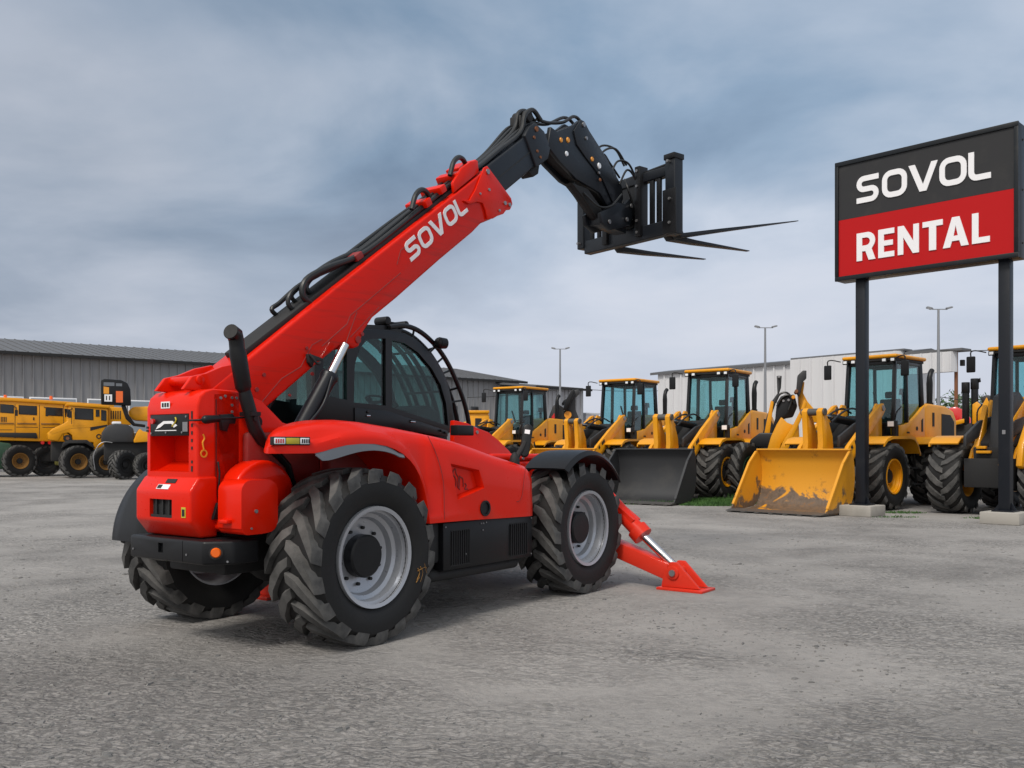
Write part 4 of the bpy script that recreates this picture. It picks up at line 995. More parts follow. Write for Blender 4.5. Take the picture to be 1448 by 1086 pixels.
def make_bucket(t, mat, edge='worn_steel'):
    hwid = 1.16
    sec = [(3.12, .06), (2.60, .05), (2.22, .08), (2.03, .19), (1.92, .38), (1.86, .62), (1.84, .86), (1.86, 1.08), (1.90, 1.26), (1.98, 1.42)]
    mb = MB(); mb.sheet([[(x, -hwid, z) for x, z in spline([(a, b_, 0) for a, b_ in sec], 3) for x, z in [(x.x, x.y)]] if False else [(p.x, y, p.y) for p in spline([(a, b_, 0) for a, b_ in sec], 3)] for y in (-hwid, -.5, .5, hwid)], -.035)
    for s in (-1, 1):
        side = sec + [(2.10, 1.40), (2.36, 1.14), (3.00, .22), (3.12, .10)]
        mb.prism(side, s * hwid, s * (hwid + .035))
        mb.bar((2.07, s * (hwid + .02), 1.38), (2.36, s * (hwid + .02), 1.13), .06, .05); mb.bar((2.36, s * (hwid + .02), 1.13), (3.05, s * (hwid + .02), .16), .06, .05)
    bk = mb.build('bucket', mat, t, angle=50)
    mb = MB(); mb.prism([(3.06, .085), (3.34, .045), (3.34, .03), (3.0, .03)], -hwid - .03, hwid + .03); mb.build('cutting_edge', edge, bk)
    mb = MB()
    for k in range(7): y = -hwid + .1 + k * (2 * hwid - .2) / 6; mb.box(3.2, 3.40, y - .05, y + .05, .012, .029)
    mb.build_each('edge_tooth', edge, bk, smooth=False)
    mb = MB(); mb.box(1.92, 2.05, -hwid - .03, hwid + .03, 1.42, 1.46); mb.build('bucket_lip', mat, bk, .012)
    mb = MB()
    for s in (-.62, .56): mb.prism([(1.80, .36), (1.45, .40), (1.5, .62), (1.80, .98), (1.80, .8), (1.77, .6)], s, s + .06)
    mb.build_each('bucket_ear', mat, bk)
    return bk
wcols = ('yellow', 'under_black', 'under_black')
def make_loader():
    t = empty('wheel_loader', (0, 0, 0))
    wr_ = wheel(.80, .68, .42, 15, 1, t, wcols, lug=.05, disc=.20, hub=(.16, .10)); wr_.location = (0, -.95, .80)
    c = copy_tree(wr_, t); c.location = (-3.0, -.95, .80)
    wl_ = wheel(.80, .68, .42, 15, -1, t, wcols, lug=.05, disc=.20, hub=(.16, .10)); wl_.location = (0, .95, .80); wl_.rotation_euler = (0, 0, math.pi)
    c = copy_tree(wl_, t); c.location = (-3.0, .95, .80)
    mb = MB(); mb.box(-.9, .7, -.5, .5, .62, 1.25); mb.box(-5.0, -1.3, -.52, .52, .68, 1.30); mb.cyl((-1.1, 0, .5), (-1.1, 0, 1.4), .16); mb.cyl((0, -.8, .8), (0, .8, .8), .17); mb.cyl((-3, -.8, .8), (-3, .8, .8), .17)
    mb.build('chassis', 'under_black', t, .02)
    # engine hood at the back
    mb = MB(); mb.prism([(-3.06, 1.30), (-3.06, 2.58), (-3.3, 2.66), (-4.5, 2.62), (-5.0, 2.50), (-5.2, 2.25), (-5.22, 1.30)], -.68, .68); hd = mb.build('engine_hood', 'yellow', t, .07, 3)
    for s in (-1, 1):
        mb = MB(); mb.prism([(-4.15, 1.75), (-4.15, 2.40), (-4.75, 2.38), (-5.0, 2.2), (-5.0, 1.75)], s * .681, s * .688); mb.build('side_grille', 'under_black', hd, smooth=False)
        mb = MB(); mb.prism([(-3.55, 2.05), (-3.55, 2.42), (-3.68, 2.42), (-3.68, 2.05)], s * .681, s * .690); mb.build('hood_vent', 'under_black', hd, smooth=False)
    mb = MB(); mb.tube([(-4.3, .30, 2.62), (-4.3, .30, 3.25), (-4.3, .30, 3.42), (-4.36, .30, 3.55), (-4.46, .30, 3.62)], [.075, .085, .07, .07, .07], 14); mb.cyl((-4.3, .30, 2.62), (-4.3, .30, 2.72), .10); mb.build('exhaust_stack', 'black_paint', t)
    mb = MB(); mb.cyl((-3.9, -.25, 2.64), (-3.9, -.25, 2.98), .05); mb.cyl((-3.9, -.25, 2.95), (-3.9, -.25, 3.12), .12, .10, 16); mb.build('air_intake', 'black_paint', t)
    # cab and its yellow lower panels
    make_cab(t, -3.0, -1.45, .63, 2.35, 2.55, 3.72)
    for s in (-1, 1):
        mb = MB(); pts = [(-1.52, 1.62), (-1.52, 2.04), (-1.75, 2.06)] + [(-1.75 - 1.29 * k / 8, 2.06 + .56 * (k / 8) ** 1.5) for k in range(1, 9)] + [(-3.05, 1.62)]
        mb.prism(pts, s * .62, s * .70); cpn = mb.build('cab_panel', 'yellow', t, .012)
        mb = MB(); mb.cyl((-2.55, s * .70, 1.98), (-2.55, s * .71, 1.98), .055, seg=16); mb.box(-2.1, -1.95, min(s * .70, s * .71), max(s * .70, s * .71), 1.85, 1.89); mb.prism([(-2.82, 1.9), (-2.82, 2.2), (-2.92, 2.25), (-2.92, 1.9)], s * .70, s * .708)
        mb.build_each('panel_badge', 'under_black', cpn, smooth=False)
        mb = MB(); mb.prism([(-1.36, 1.5), (-1.36, 2.07), (-1.52, 2.03), (-1.52, 1.5)], s * .58, s * .68); mb.build('door_sill', 'under_black', t)
        # fenders: flat top with turned down end
        for (xa, xb, xc) in ((.60, -1.05, -1.38), (-1.95, -3.6, -3.98)):
            y0, y1 = (s * .66, s * 1.30)
            rows = [[(x, y0, z), (x, y1, z), (x, y1 + s * .002, z - .07)] for x, z in ((xa, 1.58), (xa - .18, 1.70), (xa - .45, 1.755), (xb + .2, 1.765), (xb, 1.73), ((xb + xc) / 2, 1.60), (xc, 1.35))]
            mb = MB(); mb.sheet(rows, .03); mb.build('fender', 'yellow', t, angle=30)
        mb = MB(); mb.box(-1.9, -1.45, s * 1.0 - .1, s * 1.0 + .1, .55, .59); mb.box(-1.9, -1.45, s * .95 - .1, s * .95 + .1, .95, .99); mb.box(-1.9, -1.45, s * .9 - .1, s * .9 + .1, 1.33, 1.37); mb.bar((-1.45, s * .98, .5), (-1.45, s * .85, 1.7), .04, .05); mb.bar((-1.9, s * .98, .5), (-1.9, s * .85, 1.7), .04, .05); mb.build('step_ladder', 'under_black', t)
        mb = MB(); mb.tube([(-.95, s * .80, 1.78), (-1.0, s * .84, 2.3), (-1.3, s * .84, 2.5)], .018, 8, 3); mb.build('grab_rail', 'black_paint', t)
        mirror(t, -1.15, s * 1.02, 3.62, s)
    # front frame tower
    mb = MB()
    for s in (-1, 1): mb.prism([(-1.05, 1.2), (-1.02, 2.40), (-.92, 2.56), (-.75, 2.58), (-.64, 2.46), (-.55, 2.0), (.35, 1.45), (.6, 1.1), (.6, .8), (-1.0, .8)], s * .42, s * .48)
    mb.build_each('tower_plate', 'yellow', t, .01)
    mb = MB(); mb.box(-.85, .45, -.40, .40, 1.0, 1.5); mb.prism([(-.9, 1.5), (-.9, 2.3), (-.6, 2.2), (.3, 1.6), (.3, 1.5)], -.4, .4); mb.build('tower_core', 'under_black', t, .03)
    mb = MB(); mb.prism([(-1.2, 2.12), (-1.2, 2.30), (.2, 2.08), (1.0, 1.75), (1.0, 1.5), (.0, 1.8)], -.40, -.33); mb.prism([(-1.2, 2.12), (-1.2, 2.30), (.2, 2.08), (1.0, 1.75), (1.0, 1.5), (.0, 1.8)], .33, .40); mb.build_each('tower_shield', 'bucket_black', t, .02)
    return t
def add_front(t, bucket):
    armp = [(-.86, 2.44), (-.74, 2.58), (-.58, 2.54), (.30, 2.02), (1.05, 1.52), (1.50, .95), (1.74, .62), (1.72, .40), (1.56, .36), (1.40, .50), (1.15, .95), (.75, 1.25), (.10, 1.72), (-.72, 2.28)]
    for s in (-1, 1):
        mb = MB(); mb.prism(armp, s * .56, s * .66); la = mb.build('lift_arm', 'yellow', t, .018)
        mb = MB(); mb.prism([(.55, 1.66), (.60, 1.76), (.78, 1.64), (.74, 1.55)], s * .661, s * .664); mb.prism([(.84, 1.48), (.90, 1.56), (.97, 1.50), (.93, 1.42)], s * .661, s * .664); mb.build_each('arm_mark', 'under_black', la, smooth=False)
        mb = MB(); mb.cyl((-.70, s * .55, 2.46), (-.70, s * .68, 2.46), .07, seg=16); mb.cyl((1.66, s * .55, .48), (1.66, s * .68, .48), .07, seg=16); mb.build_each('arm_pin', 'steel', la)
        mb = MB(); mb.cyl((-.75, s * .52, 1.15), (.25, s * .52, 1.42), .085, seg=14); lc = mb.build('lift_cylinder', 'black_paint', t)
        mb = MB(); mb.cyl((.25, s * .52, 1.42), (.80, s * .52, 1.38), .045, seg=12); mb.build('cylinder_rod', 'chrome', lc)
    mb = MB(); mb.cyl((1.10, -.60, 1.30), (1.10, .60, 1.30), .13, seg=18); mb.box(.85, 1.3, -.56, .56, 1.1, 1.4); mb.build('cross_tube', 'yellow', t, .02)
    # bellcrank: tall pair of tapered plates
    mb = MB()
    for y in (-.26, .12): mb.prism([(1.05, 1.15), (1.30, 1.20), (1.58, 1.70), (1.80, 2.26), (1.86, 2.38), (1.80, 2.47), (1.70, 2.47), (1.62, 2.38), (1.20, 1.62), (1.0, 1.3)] if False else [(.98, 1.2), (1.05, 1.75), (1.32, 2.26), (1.38, 2.38), (1.50, 2.42), (1.60, 2.34), (1.58, 2.20), (1.52, 1.60), (1.62, 1.05), (1.76, .92), (1.70, .80), (1.50, .82), (1.25, 1.05)], y, y + .14)
    mb.build_each('bellcrank', 'yellow', t, .02)
    mb = MB(); mb.cyl((1.48, -.30, 2.32), (1.48, .30, 2.32), .085, seg=16); mb.cyl((1.62, -.30, .87), (1.62, .30, .87), .06, seg=14); mb.build_each('bellcrank_pin', 'worn_steel', t)
    mb = MB(); mb.cyl((-.65, 0, 2.10), (.55, 0, 2.20), .10, seg=16); tc_ = mb.build('tilt_cylinder', 'black_paint', t); mb = MB(); mb.cyl((.55, 0, 2.20), (1.44, 0, 2.30), .05, seg=12); mb.build('cylinder_rod', 'chrome', tc_)
    for y in (-.12, .14):
        mb = MB(); mb.tube([(-.6, y, 2.35), (-.2, y, 2.45), (.3, y, 2.36), (.9, y, 2.1)], .025, 8, 4); mb.build('hydraulic_hose', 'hose', t)
    if bucket: make_bucket(t, bucket)
    for s in (-1, 1):
        mb = MB(); mb.box(-.60, -.42, s * .98 - .1, s * .98 + .1, 1.98, 2.14); mb.bar((-.62, s * .98, 1.76), (-.55, s * .98, 2.0), .04, .04); hl = mb.build('headlight', 'under_black', t, .02)
        mb = MB(); mb.box(-.419, -.412, s * .98 - .075, s * .98 + .075, 2.0, 2.12); mb.build('lamp_lens', 'lens', hl, smooth=False)

GL = 'yellow wheel loaders parked in a row'
base = make_loader()
PL = empty('wheel_loader', (0, 0, 0))       # the copy without front attachments becomes the machine at the right edge
COL.objects.unlink(PL); bpy.data.objects.remove(PL)
edge = copy_tree(base)
add_front(base, 'yellow_worn')
def place(o, cx, cy, hx, hy, cabx=-2.2):
    n = math.hypot(hx, hy); hx, hy = hx / n, hy / n
    o.location = (cx - cabx * hx, cy - cabx * hy, 0); o.rotation_euler = (0, 0, math.atan2(hy, hx))
place(base, 9.80, 24.19, -.73, -.683)
tag(base, 'yellow wheel loader with a wide scratched yellow bucket, parked behind the sign posts', 'loader', GL)
def reskin(o, frm, to):
    for c in kids(o):
        if c.name.split('.')[0] in frm:
            c.data = c.data.copy(); c.data.materials[0] = MATS[to]
        reskin(c, frm, to)
l2 = copy_tree(base); place(l2, 6.38, 28.4, -.60, -.80)
for c in list(kids(l2)):
    if c.name.startswith('bucket'):
        c.data = c.data.copy(); c.data.materials[0] = MATS['bucket_black']; reskin(c, ('bucket_lip', 'bucket_ear'), 'bucket_black')
tag(l2, 'yellow wheel loader with a smooth black bucket lowered to the ground', 'loader', GL)
l1 = copy_tree(base); place(l1, 4.14, 32.4, -.60, -.80)
tag(l1, 'yellow wheel loader whose bucket is hidden by the front wheel of the red telehandler', 'loader', GL)
l0 = copy_tree(base); place(l0, .36, 36.5, -.60, -.80)
tag(l0, 'yellow wheel loader farthest back in the row, beside the dark grapple machine', 'loader', GL)
place(edge, 12.35, 21.75, -.73, -.683)
tag(edge, 'yellow wheel loader without a bucket, cut by the right edge behind a sign post', 'loader', GL)
# bare front of that machine: axle, black carrier box, fin, lamp, arms folded aside
mb = MB(); mb.cyl((.10, -.90, .82), (.10, .2, .80), .11, seg=16); mb.box(-.1, .3, .0, .6, .72, .95); mb.box(-.05, .42, .12, 1.1, .78, 1.30); mb.build('axle_carrier', 'black_paint', edge, .03)
mb = MB(); mb.box(.421, .44, .30, .48, .90, 1.02); mb.build('indicator_lens', 'orange_lens', edge, .006)
mb = MB(); mb.prism([(-.55, 1.2), (.45, 1.2), (.40, 1.5), (.1, 2.0), (-.15, 2.45), (-.20, 2.3), (-.1, 1.9), (-.35, 1.6)], -.42, -.30); mb.build('side_fin', 'yellow', edge, .03)
mb = MB(); mb.prism([(-.5, 1.3), (.45, 1.35), (.3, 2.0), (.15, 2.62), (-.2, 2.72), (-.6, 2.5)], -.10, .35); mb.build('front_shield', 'bucket_black', edge, .05)
for y in (.25, .60):
    mb = MB(); mb.prism([(-.8, 2.5), (-.6, 2.62), (.2, 2.15), (.75, 1.55), (.85, 1.1), (.6, 1.0), (.3, 1.45), (-.2, 1.9)], y, y + .12); mb.build('lift_arm', 'yellow', edge, .02)
mb = MB(); mb.box(.45, .55, -.30, .0, 1.36, 1.42); mb.box(.45, .55, -.30, -.1, 1.46, 1.52); mb.build('hook_bracket', 'yellow', edge, .01)

# ------------------------------------------------------------------ backhoe with folded arms between the loaders, seen from its digging end
def at(px, py, Y): return Vector(((px - 724) / 1300 * Y, Y, 1.5 - (py - 632) / 1300 * Y))
def facing(name, px, Y, turn=0):
    """an empty on the ground at that distance; its local x runs to the viewer's right, y away"""
    a = at(px, 632, Y); o = empty(name, (a.x, Y, 0), -math.atan2(a.x, Y) + turn); return o
def loc2(o, pts, Y):
    """outline measured in the photo turned into metres in the thing's own upright plane"""
    k = Y / 1300; cx = 724 + o.location.x / Y * 1300
    return [((x - cx) * k, 1.5 - (y - 632) * k) for x, y in pts]
B = facing('backhoe_loader', 1090, 26.5)
tag(B, 'yellow and black backhoe with upright folded arms, between the two loaders with buckets', 'backhoe')
Yb = 26.5
def slab(o, pts, Y, y0, y1, name, mat, bev=.02, par=None):
    mb = MB(); mb.prism(loc2(o, pts, Y), y0, y1); return mb.build(name, mat, par or o, bev)
wb = wheel(.82, .55, .42, 16, 1, B, ('dark_green', 'under_black', 'under_black'), lug=.05, disc=.22); wb.location = (-.78, -.2, .82); wb.rotation_euler = (0, 0, R(62))
wb2 = copy_tree(wb, B); wb2.location = (.9, 1.3, .82)
slab(B, [(1062, 622), (1075, 612), (1108, 612), (1118, 622), (1116, 634), (1060, 632)], Yb, -.1, .6, 'fender', 'black_paint', .04)
slab(B, [(1084, 640), (1090, 618), (1098, 600), (1104, 590), (1112, 598), (1122, 602), (1114, 614), (1104, 628), (1100, 645)], Yb, -.25, -.05, 'swing_frame', 'yellow', .03)
slab(B, [(1098, 645), (1106, 625), (1118, 605), (1130, 580), (1134, 566), (1138, 572), (1130, 595), (1118, 622), (1110, 645)], Yb, -.45, -.28, 'boom_arm', 'yellow', .02)
slab(B, [(1090, 612), (1096, 592), (1098, 570), (1104, 560), (1122, 558), (1126, 575), (1120, 590), (1108, 592), (1098, 620)], Yb, -.02, .35, 'swing_casting', 'black_paint', .04)
slab(B, [(1080, 618), (1090, 566), (1094, 568), (1092, 585), (1088, 618)], Yb, .05, .15, 'arm_plate', 'yellow', .015)
slab(B, [(1078, 616), (1084, 590), (1092, 566), (1099, 556), (1098, 531), (1105, 531), (1104, 548), (1100, 560), (1096, 572), (1090, 590), (1086, 616)], Yb, .16, .30, 'stabiliser_leg', 'bucket_black', .015)
slab(B, [(1124, 556), (1126, 532), (1133, 525), (1138, 525), (1138, 536), (1134, 540), (1130, 556), (1128, 562)], Yb, -.05, .2, 'dipper_arm', 'bucket_black', .02)
slab(B, [(1127, 558), (1132, 540), (1136, 540), (1134, 556), (1140, 568), (1150, 580), (1160, 590), (1160, 606), (1150, 608), (1138, 600), (1132, 588), (1128, 572)], Yb, .22, .9, 'rear_bucket', 'yellow', .03)
slab(B, [(1110, 640), (1112, 605), (1128, 595), (1130, 640)], Yb, .3, 1.2, 'body', 'yellow', .04)
slab(B, [(1108, 652), (1116, 622), (1150, 618), (1165, 625), (1165, 665), (1108, 668)], Yb, .0, 1.4, 'chassis', 'under_black', .05)
slab(B, [(1076, 688), (1082, 660), (1086, 640), (1092, 640), (1090, 668), (1086, 692)], Yb, -.35, -.15, 'stabiliser_brace', 'green_paint', .02)
for x, y, mt in ((1120, 563, 'decal_orange'), (1124, 555, 'rust'), (1101, 533, 'steel'), (1107, 567, 'steel'), (1114, 566, 'steel')):
    p = loc2(B, [(x, y)], Yb)[0]; mb = MB(); mb.cyl((p[0], -.5 if mt != 'steel' else -.06, p[1]), (p[0], .3, p[1]), .05 if mt != 'steel' else .035, seg=12); mb.build('pivot_pin', mt, B)
for pts in ([(1096, 570), (1102, 558), (1112, 556), (1118, 566), (1114, 580)], [(1098, 575), (1106, 562), (1116, 560), (1122, 572)]):
    q = loc2(B, pts, Yb); mb = MB(); mb.tube([(x, -.08, z) for x, z in q], .03, 8, 4); mb.build('hydraulic_hose', 'hose', B)

# dark grapple machine behind the farthest loaders
G_ = facing('grapple_machine', 800, 38.5); Yg = 38.5
tag(G_, 'black grapple machine with curved arms and an orange disc on a red flatbed', 'machine')
slab(G_, [(776, 632), (776, 590), (782, 574), (788, 571), (796, 576), (800, 588), (806, 560), (812, 552), (818, 551), (820, 556), (814, 562), (814, 580), (818, 590), (818, 612), (806, 618), (778, 618)], Yg, -.2, .5, 'grapple_body', 'bucket_black', .05)
slab(G_, [(796, 580), (799, 568), (808, 553), (812, 551), (813, 556), (806, 572), (802, 582)], Yg, -.5, -.25, 'grapple_arm', 'black_paint', .03)
slab(G_, [(797, 566), (801, 564), (801, 569), (796, 574), (794, 571)], Yg, -.1, .2, 'grapple_hook', 'black_paint', .02)
mb = MB(); p = loc2(G_, [(803, 587)], Yg)[0]; mb.cyl((p[0], -.22, p[1]), (p[0], -.3, p[1]), .22, seg=20); dsc = mb.build('pivot_disc', 'under_black', G_); mb = MB(); mb.cyl((p[0], -.3, p[1]), (p[0], -.34, p[1]), .15, seg=20); mb.build('disc_face', 'decal_orange', dsc)
slab(G_, [(780, 590), (784, 584), (786, 600), (783, 604)], Yg, -.3, -.21, 'marker_plate', 'red_gloss', .01)
slab(G_, [(774, 618), (820, 612), (820, 619), (774, 626)], Yg, -.6, 1.2, 'flatbed', 'red', .02)
slab(G_, [(774, 624), (782, 624), (782, 645), (774, 645)], Yg, -.4, .8, 'bed_leg', 'yellow', .02)
slab(G_, [(792, 622), (806, 620), (802, 645), (796, 645)], Yg, -.3, .8, 'bed_leg', 'yellow', .02)
slab(G_, [(760, 628), (822, 622), (822, 660), (760, 660)], Yg, .9, 1.6, 'chassis', 'under_black', .03)
w_ = wheel(.6, .4, .3, 15, 1, G_, wcols, lug=.04); w_.location = (-.9, .1, .6)
w2_ = copy_tree(w_, G_); w2_.location = (.6, .1, .6)

# small yellow truck cab glimpsed past the guard bars
K = facing('yellow_truck', 684, 44); Yk = 44
tag(K, 'small yellow truck cab peeking out behind the curved guard of the red machine', 'truck')
slab(K, [(662, 585), (690, 583), (692, 590), (692, 640), (662, 640)], Yk, -.6, 1.4, 'cab_body', 'yellow', .08)
slab(K, [(672, 592), (681, 592), (681, 604), (672, 604)], Yk, -.62, -.605, 'window', 'pane_dark', 0)
slab(K, [(684, 594), (690, 594), (690, 603), (684, 603)], Yk, -.62, -.605, 'window', 'pane_dark', 0)
slab(K, [(660, 581), (692, 581), (692, 585), (660, 585)], Yk, -.7, 1.5, 'roof', 'yellow', .04)
slab(K, [(640, 625), (700, 625), (700, 650), (640, 650)], Yk, -.4, 1.3, 'chassis', 'under_black', .03)
w_ = wheel(.55, .4, .3, 15, 1, K, wcols, lug=.03); w_.location = (-.7, -.5, .55); w2_ = copy_tree(w_, K); w2_.location = (.5, -.5, .55)

# red tractor and a black machine with twin stacks, right of the loader with the yellow bucket
Q = facing('red_tractor', 1362, 31); Yq = 31
tag(Q, 'red tractor partly hidden behind the loader with the yellow bucket', 'tractor')
slab(Q, [(1338, 580), (1352, 575), (1362, 580), (1372, 592), (1372, 618), (1338, 622)], Yq, -.5, .9, 'hood', 'red_gloss', .07)
slab(Q, [(1338, 618), (1380, 618), (1380, 660), (1338, 660)], Yq, -.4, .8, 'chassis', 'under_black', .05)
slab(Q, [(1345, 606), (1356, 602), (1358, 626), (1345, 628)], Yq, -.62, -.51, 'side_guard', 'orange_lens', .03)
slab(Q, [(1340, 590), (1344, 588), (1346, 602), (1341, 604)], Yq, -.53, -.505, 'headlight', 'lens', .02)
w_ = wheel(.7, .45, .36, 15, 1, Q, wcols, lug=.04); w_.location = (-.4, -.5, .7); w2_ = copy_tree(w_, Q); w2_.location = (.55, -.5, .7)
V = facing('stack_machine', 1385, 27.5); Yv = 27.5
tag(V, 'black and yellow machine with two thick upright stacks, left of the edge loader', 'machine')
for x0, x1, yt in ((1363, 1372, 541), (1374, 1384, 536)):
    a, b_ = loc2(V, [((x0 + x1) / 2, yt)], Yv)[0], loc2(V, [((x0 + x1) / 2, 618)], Yv)[0]
    mb = MB(); mb.cyl((b_[0], 0, b_[1]), (a[0], 0, a[1]), .10, seg=16); mb.cyl((a[0], 0, a[1] - .3), (a[0], 0, a[1] + .02), .115, seg=16); mb.build('stack', 'black_paint', V, .01)
slab(V, [(1384, 536), (1386, 534), (1387, 540), (1384, 541)], Yv, -.08, .08, 'stack_flap', 'black_paint', .01)
slab(V, [(1376, 572), (1382, 568), (1388, 574), (1394, 562), (1398, 572), (1392, 588), (1388, 600), (1376, 600)], Yv, -.2, .1, 'linkage', 'yellow', .02)
slab(V, [(1350, 600), (1376, 598), (1400, 604), (1402, 640), (1350, 640)], Yv, -.1, .9, 'body', 'under_black', .06)
slab(V, [(1386, 562), (1394, 558), (1402, 560), (1400, 572), (1390, 572)], Yv, .15, .5, 'dipper', 'bucket_black', .04)
slab(V, [(1350, 596), (1366, 592), (1366, 598), (1352, 602)], Yv, -.3, -.12, 'side_step', 'yellow', .02)
w_ = wheel(.6, .4, .3, 15, 1, V, wcols, lug=.04); w_.location = (.9, -.1, .6); w2_ = copy_tree(w_, V); w2_.location = (-.3, -.1, .6)

# ------------------------------------------------------------------ yellow machines by the grey workshop, left
def dwheel(o, px, Y, r, y, cols=('rim_ochre', 'under_black', 'under_black'), turn=18, W=.5):
    p = loc2(o, [(px, 650)], Y)[0]; w_ = wheel(r, W, r * .5, 17, 1, o, cols, lug=.04, disc=.16, hub=(.14, .08)); w_.location = (p[0], y, r); w_.rotation_euler = (0, 0, R(turn)); return w_
C1 = facing('crew_truck', 40, 46.5, .05); Y1 = 46.5
tag(C1, 'long yellow crew truck with a row of dark windows, parked before the grey workshop', 'truck')
slab(C1, [(-70, 565), (20, 566), (150, 573), (150, 626), (-70, 622)], Y1, 0, 2.3, 'body', 'yellow', .08)
slab(C1, [(-70, 562), (20, 563), (152, 570), (152, 574), (20, 568), (-70, 567)], Y1, -.08, 2.4, 'roof', 'yellow', .03)
for q in ([(5, 572), (22, 573), (22, 585), (5, 584)], [(28, 573), (51, 574), (51, 587), (28, 586)], [(62, 575), (84, 576), (84, 588), (62, 587)], [(86, 577), (92, 577), (92, 589), (87, 589)], [(-30, 572), (-4, 572), (-4, 584), (-30, 584)]):
    wd = slab(C1, q, Y1, -.012, .02, 'window_frame', 'under_black', 0); slab(C1, inset(q, .88), Y1, -.02, -.013, 'pane', 'pane_dark', 0, wd)
mb = MB()
for x in (23.5, 54, 85): a, b_ = loc2(C1, [(x, 572), (x, 620)], Y1); mb.box(a[0] - .012, a[0] + .012, -.006, .002, b_[1], a[1])
for x0, x1, y in ((2, 20, 608), (25, 52, 604), (58, 84, 604)): a, b_ = loc2(C1, [(x0, y), (x1, y)], Y1); mb.box(a[0], b_[0], -.007, .002, a[1] - .015, a[1] + .01)
mb.build_each('door_seam', 'under_black', C1, smooth=False)
for x in (-2, 26, 56, 88):
    slab(C1, [(x, 598), (x + 24, 598), (x + 24, 600), (x, 600)], Y1, -.03, 0, 'side_moulding', 'rim_ochre', .005)
mb = MB()
for x in (6, 8, 10, 12): a, b_ = loc2(C1, [(x, 590), (x + 1, 597)], Y1); mb.box(a[0], b_[0], -.015, 0, b_[1], a[1])
mb.build_each('vent_slot', 'under_black', C1, smooth=False)
for x in (22, 60):
    q = loc2(C1, [(x, 575), (x + 3, 577), (x + 3, 583)], Y1); mb = MB(); mb.tube([(q[0][0], 0, q[0][1]), (q[1][0], -.25, q[1][1]), (q[2][0], -.25, q[2][1])], .02, 6); mb.box(q[2][0] - .06, q[2][0] + .06, -.30, -.22, q[2][1] - .2, q[2][1] + .1); mb.build('side_mirror', 'under_black', C1)
for x in (12, 70):
    p = loc2(C1, [(x, 562)], Y1)[0]; mb = MB(); mb.cyl((p[0], .6, p[1] - .05), (p[0], .6, p[1] + .13), .09, .07, 14); mb.build('beacon', 'orange_lens', C1)
slab(C1, [(2, 618), (4, 612), (50, 612), (52, 620)], Y1, -.06, .1, 'wheel_arch', 'under_black', .02)
slab(C1, [(9, 613), (14, 613), (14, 617), (9, 616)], Y1, -.02, 0, 'door_handle', 'under_black', 0)
slab(C1, [(46, 590), (47.5, 590), (47.5, 594), (46, 594)], Y1, -.02, 0, 'door_handle', 'under_black', 0)
slab(C1, [(-70, 620), (130, 626), (130, 655), (-70, 650)], Y1, .3, 2.1, 'chassis', 'under_black', .06)
for x in (58, 67):
    p = loc2(C1, [(x, 626)], Y1)[0]; mb = MB(); mb.cyl((p[0], -.03, p[1]), (p[0], .3, p[1]), .085, seg=14); mb.build('tail_lamp', 'red_gloss', C1)
slab(C1, [(-20, 632), (4, 625), (18, 627), (24, 640), (20, 662), (-20, 664)], Y1, -.3, .2, 'fuel_tank', 'dark_green', .1)
dwheel(C1, 28, Y1, .80, -.15); dwheel(C1, 62, Y1, .78, .5, ('under_black', 'under_black', 'under_black')); dwheel(C1, -40, Y1, .80, -.15)
slab(C1, [(74, 645), (88, 638), (92, 650), (88, 660), (74, 658)], Y1, .1, .5, 'axle_housing', 'olive', .06)

C2 = facing('articulated_loader', 120, 44.5, .06); Y2 = 44.5
tag(C2, 'yellow articulated loader with a sloping nose, in front of the crew truck', 'loader')
slab(C2, [(73, 613), (80, 606), (92, 600), (98, 596), (100, 574), (150, 577), (150, 600), (147, 625), (138, 636), (132, 640), (131, 626), (104, 624), (104, 616), (99, 612), (92, 614), (86, 624), (74, 622)], Y2, 0, 1.9, 'body', 'yellow', .05)
slab(C2, [(97, 570), (152, 573), (152, 577), (97, 574)], Y2, -.06, 1.96, 'roof', 'yellow', .03)
for q in ([(107, 577), (131, 578), (131, 594), (107, 593)], [(134, 579), (139, 579), (139, 589), (134, 589)], [(141, 579), (148, 580), (148, 595), (141, 594)], [(97, 579), (101, 579), (101, 590), (97, 590)]):
    wd = slab(C2, q, Y2, -.012, .02, 'window_frame', 'under_black', 0); slab(C2, inset(q, .88), Y2, -.02, -.013, 'pane', 'pane_dark', 0, wd)
slab(C2, [(127, 604), (149, 600), (149, 602.5), (127, 609)], Y2, -.01, 0, 'side_decal', 'under_black', 0)
slab(C2, [(75, 611), (100, 601), (124, 600), (127, 604), (100, 606), (78, 614)], Y2, -.01, 0.0, 'nose_flash', 'yellow', 0)
slab(C2, [(90, 634), (92, 626), (100, 622), (122, 622), (130, 628), (132, 634), (128, 632), (120, 627), (100, 627), (94, 631)], Y2, -.35, .3, 'fender', 'under_black', .02)
for k in range(5): slab(C2, [(154 + 3 * k, 580), (155.4 + 3 * k, 580), (155.4 + 3 * k, 592), (154 + 3 * k, 592)], Y2, .185, .2, 'grille_slot', 'under_black', 0)
q = loc2(C2, [(104, 578), (101, 580), (101, 588)], Y2); mb = MB(); mb.tube([(q[0][0], 0, q[0][1]), (q[1][0], -.3, q[1][1]), (q[2][0], -.3, q[2][1])], .02, 6); mb.box(q[2][0] - .07, q[2][0] + .07, -.34, -.26, q[2][1] - .12, q[2][1] + .2); mb.build('side_mirror', 'under_black', C2)
